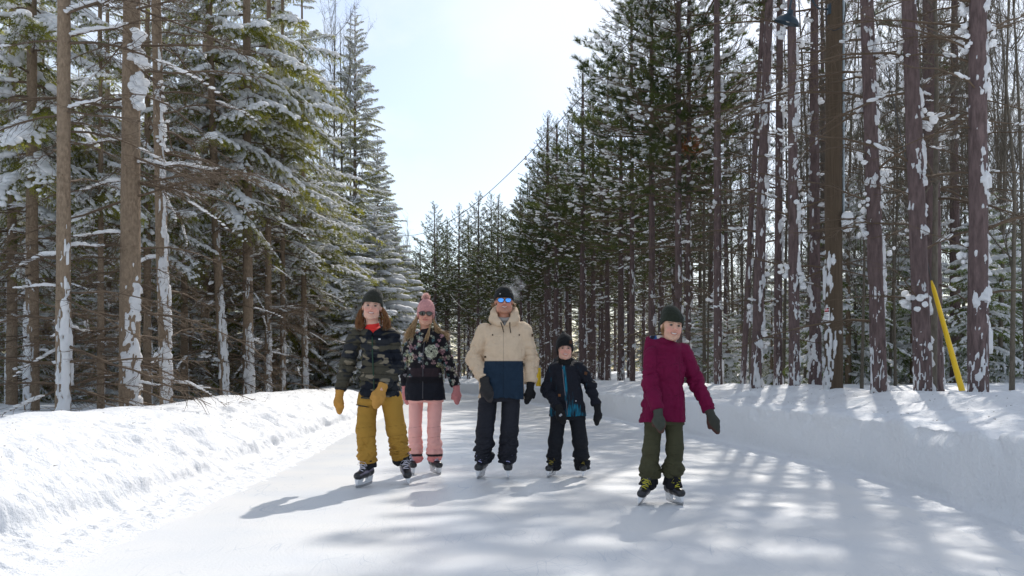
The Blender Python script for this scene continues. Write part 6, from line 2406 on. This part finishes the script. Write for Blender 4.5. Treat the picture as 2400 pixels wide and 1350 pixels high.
lace = (0.50, 0.50, 0.80)
skate(fg, p(1127, 1118, 0.0) * [1, 1, 0] + [0, 0, 0.004], -14, 3, 5, 0.285, lace)
skate(fg, p(1190, 1122, 0.0) * [1, 1, 0] + [0, 0, 0.004], 2, 3, 0, 0.285, lace)
ro, en, bu = [], [], []
for k in range(90):
    sg = -1 if k % 2 else 1
    a = r_.uniform(0, 1)
    root = Tb([sg * 0.076, 0.02 + 0.05 * a, r_.uniform(-0.025, 0.0)]); e_ = Tb([sg * r_.uniform(0.085, 0.112), 0.02 + 0.06 * a, r_.uniform(-0.055, -0.02)])
    ro.append(root); en.append(e_); bu.append((root + e_) / 2 + [sg * 0.012, 0, -0.008])
strands(fg, ro, en, bu, (0.25, 0.15, 0.07), (0.60, 0.42, 0.24), 0.0030, 7, seg=5)

# ================================================================ 4. small boy
fg = Fig('smallest person, in black beanie, black and teal jacket and black trousers', 1328, 1118, 4)
p = fg.p
hc = p(1323.5, 818, -0.02)
neck = p(1324, 852, 0.03)
shL, shR = p(1299, 865, 0.02), p(1357, 862, 0.02)
elL, elR = p(1283, 915, 0.02), p(1384, 905, 0.02)
wrL, wrR = p(1308, 954, -0.17), p(1398, 950, -0.03)
hipL, hipR = p(1308, 985, 0.0), p(1353, 985, 0.0)
knL, knR = p(1302, 1035, -0.03), p(1360, 1035, -0.03)
anL, anR = p(1298, 1094, 0.02), p(1364, 1093, 0.02)
legs = [([hipL, knL, anL], [0.076, 0.071, 0.064]), ([hipR, knR, anR], [0.078, 0.073, 0.064])]
arms = [([shL, elL, wrL], [0.068, 0.060, 0.050]), ([shR, elR, wrR], [0.066, 0.058, 0.048])]
Tb, Rh, Ri = body(fg, hc, 3, [prow(fg, 955, 1302, 1358, .02, .07), prow(fg, 920, 1302, 1358, .02, .075), prow(fg, 868, 1298, 1356, .03, .07)],
    [l[0] for l in legs], [[shL, elL, wrL + (wrL - elL) * .1], [shR, elR, wrR + (wrR - elR) * .1]], neck,
    dict(skin=(0.58, 0.33, 0.25), hair=(0.06, 0.035, 0.02), lip=(0.48, 0.16, 0.14), brow=(0.12, 0.06, 0.04)), tilt=(0, 0, 0), smile=0.8, sc=0.95)
hat = beanie(fg, Tb, Ri, hc, 0.95, (0.010, 0.010, 0.011), h=0.112, low=0.030, back=-0.09, ears=0.03, wide=1.06, tip=(-0.010, 0.172), rise=0.0)
patch_on(fg, hat, Tb, (0.052, -0.098, 0.068), (0.034, 0.036), (0.060, 0.028, 0.018), 'leather_patch', rz=32)
teal = np.array([0.01, 0.19, 0.30])
def small(V):
    x, y = fg.xy(V)
    C = np.tile(np.array([0.011, 0.012, 0.018]), (len(V), 1))
    n = vnoise(np.stack([x * 0.34, y * 0.045, 0 * x], -1), 9) * 0.6 + vnoise(np.stack([x * 0.9, y * 0.10, 0 * x], -1), 12) * 0.5
    wz = np.exp(-((x - 1320 - (y - 860) * 0.10) / 4.8) ** 2) * ss(853, 860, y) + 0.65 * ss(935, 968, y) + 0.7 * np.exp(-(((x - 1347) / 6) ** 2 + ((y - 952) / 8) ** 2))
    w = 0.8 * np.clip(wz * 1.15 + n - 0.62, 0, 1) * (x > 1286) * (x < 1376) * (V[:, 1] > -0.15)
    return C * (1 - w[:, None]) + teal * w[:, None]
def hood4(P, d):
    c = tor(P, p(1324, 857, 0.03), (0, -0.35, 1), 0.088, 0.034, 1.0)
    c = smin(c, tor(P, p(1326, 851, 0.06), (0.05, -0.6, 1), 0.090, 0.030, 1.0), 0.02)
    return smin(d, c - folds(P, 0.007, 12, 87), 0.02)
prof = [prow(fg, 975, 1288, 1374, 0.0, .125), prow(fg, 940, 1290, 1368, 0, .12), prow(fg, 900, 1294, 1362, 0.0, .11), prow(fg, 875, 1294, 1361, 0.01, .105), prow(fg, 862, 1300, 1354, 0.02, .09), prow(fg, 852, 1308, 1344, 0.03, .06)]
jk = jacket(fg, prof, arms, small, 81, hood4, amp=0.010, armamp=0.014, h=0.0058)
zip_line(fg, jk, [(1317, 855), (1319, 885), (1322, 915), (1326, 945), (1328, 972)], 0.0035, (0.16, 0.15, 0.17))
patch_on(fg, jk, None, p(1373, 875, -0.062), (0.032, 0.030), (0.10, 0.045, 0.022), 'sleeve_patch', rz=30, ry=14)
front_patch(fg, jk, 1310, 926, 0.026, 0.026, (0.16, 0.07, 0.03), 'pocket_tag')
front_patch(fg, jk, 1348, 939, 0.010, 0.010, (0.55, 0.55, 0.58), 'snap')
def gf(P):
    d = chain(P, [p(1323, 836, -0.005), p(1324, 858, 0.0)], [0.062, 0.066], 0.02)
    return smax(d, P[:, 2] - p(0, 829.5)[2] + 0.1 * P[:, 1] + 0.5 * P[:, 0] ** 2, 0.005) - folds(P, 0.003, 20, 15, (0.6, 0.6, 2))
V, F = sdf_mesh(gf, p(1295, 875, -.2), p(1352, 822, .2), 0.005, margin=2)
mb = MB(); mb.add(V, F, 0, np.tile([0.010, 0.010, 0.011], (len(V), 1))); mb.build('neck_gaiter', M['cloth'], fg.root, colors=True)
# tuft of fleece at the right of the collar
r_ = np.random.default_rng(15)
n = 260
c0 = p(1343, 833, 0.0)
v, f2 = needles(c0 + r_.normal(0, 1, (n, 3)) * [0.020, 0.015, 0.010], nrm(r_.normal(0, 1, (n, 3)) + [0.4, 0, 0.7]), 0.026, 0.0026, r_)
mb = MB(); mb.add(v, f2, 0, (0.42, 0.33, 0.24)); mb.build('fleece_tuft', M['hair'], jk, smooth=False, colors=True)
pants(fg, [prow(fg, 983, 1291, 1372, 0.0, .095), prow(fg, 975, 1290, 1372, 0, .11), prow(fg, 950, 1292, 1368, 0, .11)], legs, (0.012, 0.013, 0.017), 91, [-0.025, -0.025], 0.010)
mitten(fg, wrL + nrm(wrL - elL) * 0.02, (0.25, -0.35, -0.9), (-0.1, -1, 0.2), 1, 0.155, (0.012, 0.012, 0.013), curl=0.8, spread=0.1)
mitten(fg, wrR + nrm(wrR - elR) * 0.03, (0.10, -0.06, -1), (0.7, -0.7, 0), -1, 0.165, (0.011, 0.011, 0.012), curl=0.5, spread=0.55)
patch_on(fg, fg.root, None, p(1314, 973, -0.27), (0.030, 0.020), (0.35, 0.35, 0.36), 'mitten_logo', ry=-40)
lace = (0.30, 0.24, 0.05)
skate(fg, p(1292, 1120, 0.0) * [1, 1, 0] + [0, 0, 0.004], -24, 3, 6, 0.235, lace)
skate(fg, p(1365, 1118, 0.0) * [1, 1, 0] + [0, 0, 0.004], -2, 3, 2, 0.235, lace)

# ================================================================ 5. girl in burgundy
fg = Fig('person skating alone on the right in burgundy hooded coat, green beanie and olive trousers', 1545, 1181, 5)
p = fg.p
hc = p(1574, 764, -0.03)
neck = p(1567, 815, 0.03)
shL, shR = p(1529, 833, -0.02), p(1600, 822, 0.02)
elL, elR = p(1524, 900, -0.11), p(1632, 895, 0.03)
wrL, wrR = p(1541, 963, -0.23), p(1662, 963, -0.06)
hipL, hipR = p(1532, 1000, 0.0), p(1579, 1000, 0.0)
knL, knR = p(1526, 1050, -0.05), p(1582, 1050, -0.04)
anL, anR = p(1522, 1116, 0.02), p(1577, 1117, 0.0)
legs = [([hipL, knL, anL], [0.070, 0.064, 0.068]), ([hipR, knR, anR], [0.072, 0.066, 0.066])]
arms = [([shL, elL, wrL], [0.068, 0.060, 0.052]), ([shR, elR, wrR], [0.066, 0.062, 0.050])]
Tb, Rh, Ri = body(fg, hc, 9, [prow(fg, 960, 1522, 1590, .02, .07), prow(fg, 900, 1530, 1590, .02, .075), prow(fg, 830, 1530, 1600, .03, .07)],
    [l[0] for l in legs], [[shL, elL, wrL + (wrL - elL) * .1], [shR, elR, wrR + (wrR - elR) * .1]], neck,
    dict(skin=(0.58, 0.34, 0.24), hair=(0.24, 0.13, 0.06), lip=(0.50, 0.16, 0.14), brow=(0.16, 0.08, 0.04), blush=(0.66, 0.24, 0.20)), tilt=(5, 7, 0), smile=1.0, sc=1.01)
hat = beanie(fg, Tb, Ri, hc, 1.01, (0.022, 0.026, 0.018), h=0.116, low=0.032, back=-0.080, wide=1.03, lean=-0.25, rise=0.008)
patch_on(fg, hat, Tb, (0.066, -0.086, 0.068), (0.016, 0.026), (0.14, 0.16, 0.15), 'hat_logo', rz=45)
def burg(V):
    x, y = fg.xy(V)
    C = np.tile(np.array([0.135, 0.004, 0.036]), (len(V), 1)) * (1 + 0.10 * fbm(V * 40, 3, 3)[:, None] + 0.12 * fbm(V * 5, 3, 13)[:, None])
    seam = np.maximum.reduce([np.exp(-((x - 1588) / 0.45) ** 2) * (y > 835) * (y < 985), np.exp(-((y - 983.5) / 0.4) ** 2),
        np.exp(-((y - 925 - 0.1 * (x - 1560)) / 0.5) ** 2) * (x > 1552) * (x < 1582), np.exp(-((y - 858 + 0.25 * (x - 1560)) / 0.4) ** 2) * (x > 1538)]) * (V[:, 1] < 0)
    return C * (1 - 0.5 * seam[:, None])
def hood5(P, d):
    hb_ = ell(P, p(1543, 806, 0.10), (0.110, 0.10, 0.095))
    hb_ = smin(hb_, cap_(P, p(1524, 800, 0.07), p(1520, 830, 0.05), 0.032, 0.045), 0.03)
    hb_ = smax(hb_, -ell(P, p(1547, 787, 0.075), (0.080, 0.085, 0.070)), 0.012)
    c = smin(tor(P, p(1568, 812, 0.02), (0.12, -0.25, 1), 0.084, 0.036, 1.0), cap_(P, p(1568, 800, 0.02), p(1570, 825, 0.02), 0.085, 0.10), 0.02)
    c = smax(c, P[:, 2] - p(0, 797)[2] - 0.35 * (p(1568, 0)[0] - P[:, 0]), 0.012)
    c = smin(c, hb_, 0.03)
    return smin(d, c - folds(P, 0.007, 9, 97, (1, 1, 1.6)), 0.025)
prof = [prow(fg, 988, 1499, 1605, 0.0, .14), prow(fg, 960, 1504, 1603, 0, .135), prow(fg, 905, 1515, 1603, 0.0, .125), prow(fg, 860, 1518, 1604, 0.0, .12), prow(fg, 835, 1520, 1602, 0.01, .11), prow(fg, 820, 1530, 1594, 0.02, .09), prow(fg, 812, 1545, 1588, 0.03, .06)]
jk = jacket(fg, prof, arms, burg, 101, hood5, amp=0.014, armamp=0.016, h=0.0055)
V, F = sdf_mesh(lambda P: smax(ell(P, p(1547, 791, 0.075), (0.083, 0.088, 0.058)), P[:, 2] - p(0, 785.5)[2], 0.01), p(1500, 820, -.05), p(1580, 760, .25), 0.006, margin=2)
nz = vnoise(V * 26, 4)
c_ = np.where((nz > 0.25)[:, None], [0.50, 0.46, 0.42], np.where((nz > -0.05)[:, None], [0.02, 0.07, 0.20], [0.012, 0.015, 0.03]))
mb = MB(); mb.add(V, F, 0, c_); mb.build('hood_lining', M['cloth'], jk, colors=True)
pants(fg, [prow(fg, 996, 1510, 1604, 0.0, .095), prow(fg, 988, 1508, 1604, 0, .11), prow(fg, 965, 1510, 1602, 0, .11)], legs, (0.058, 0.056, 0.030), 111, [0.0, 0.0], 0.012)
cuffs(fg, legs, (0.013, 0.013, 0.016), 0.075, 1.30)
mitten(fg, wrL + nrm(wrL - elL) * 0.02, (0.10, -0.12, -1), (-0.3, -1, 0.1), 1, 0.148, (0.055, 0.060, 0.048), curl=0.5, spread=0.3, palmcol=(0.09, 0.045, 0.035))
mitten(fg, wrR + nrm(wrR - elR) * 0.02, (0.35, -0.15, -0.8), (0.5, -0.8, 0.3), 1, 0.165, (0.045, 0.045, 0.036), curl=0.4, spread=0.1, palmcol=(0.07, 0.03, 0.025))
lace = (0.55, 0.50, 0.06)
skate(fg, p(1503, 1180, 0.0) * [1, 1, 0] + [0, 0, 0.004], -20, 5, 16, 0.245, lace)
skate(fg, p(1581, 1183, 0.0) * [1, 1, 0] + [0, 0, 0.004], 24, 4, -6, 0.245, lace)
ro, en, bu = [], [], []
for k in range(60):
    root = Tb([-0.070, -0.02 + 0.05 * r_.random(), r_.uniform(-0.02, 0.01)]); e_ = Tb([-0.064 + r_.uniform(-.01, .01), -0.035, r_.uniform(-0.085, -0.05)])
    ro.append(root); en.append(e_); bu.append((root + e_) / 2 + [-0.012, 0, 0])
strands(fg, ro, en, bu, (0.28, 0.15, 0.06), (0.50, 0.30, 0.14), 0.0030, 9, seg=5)
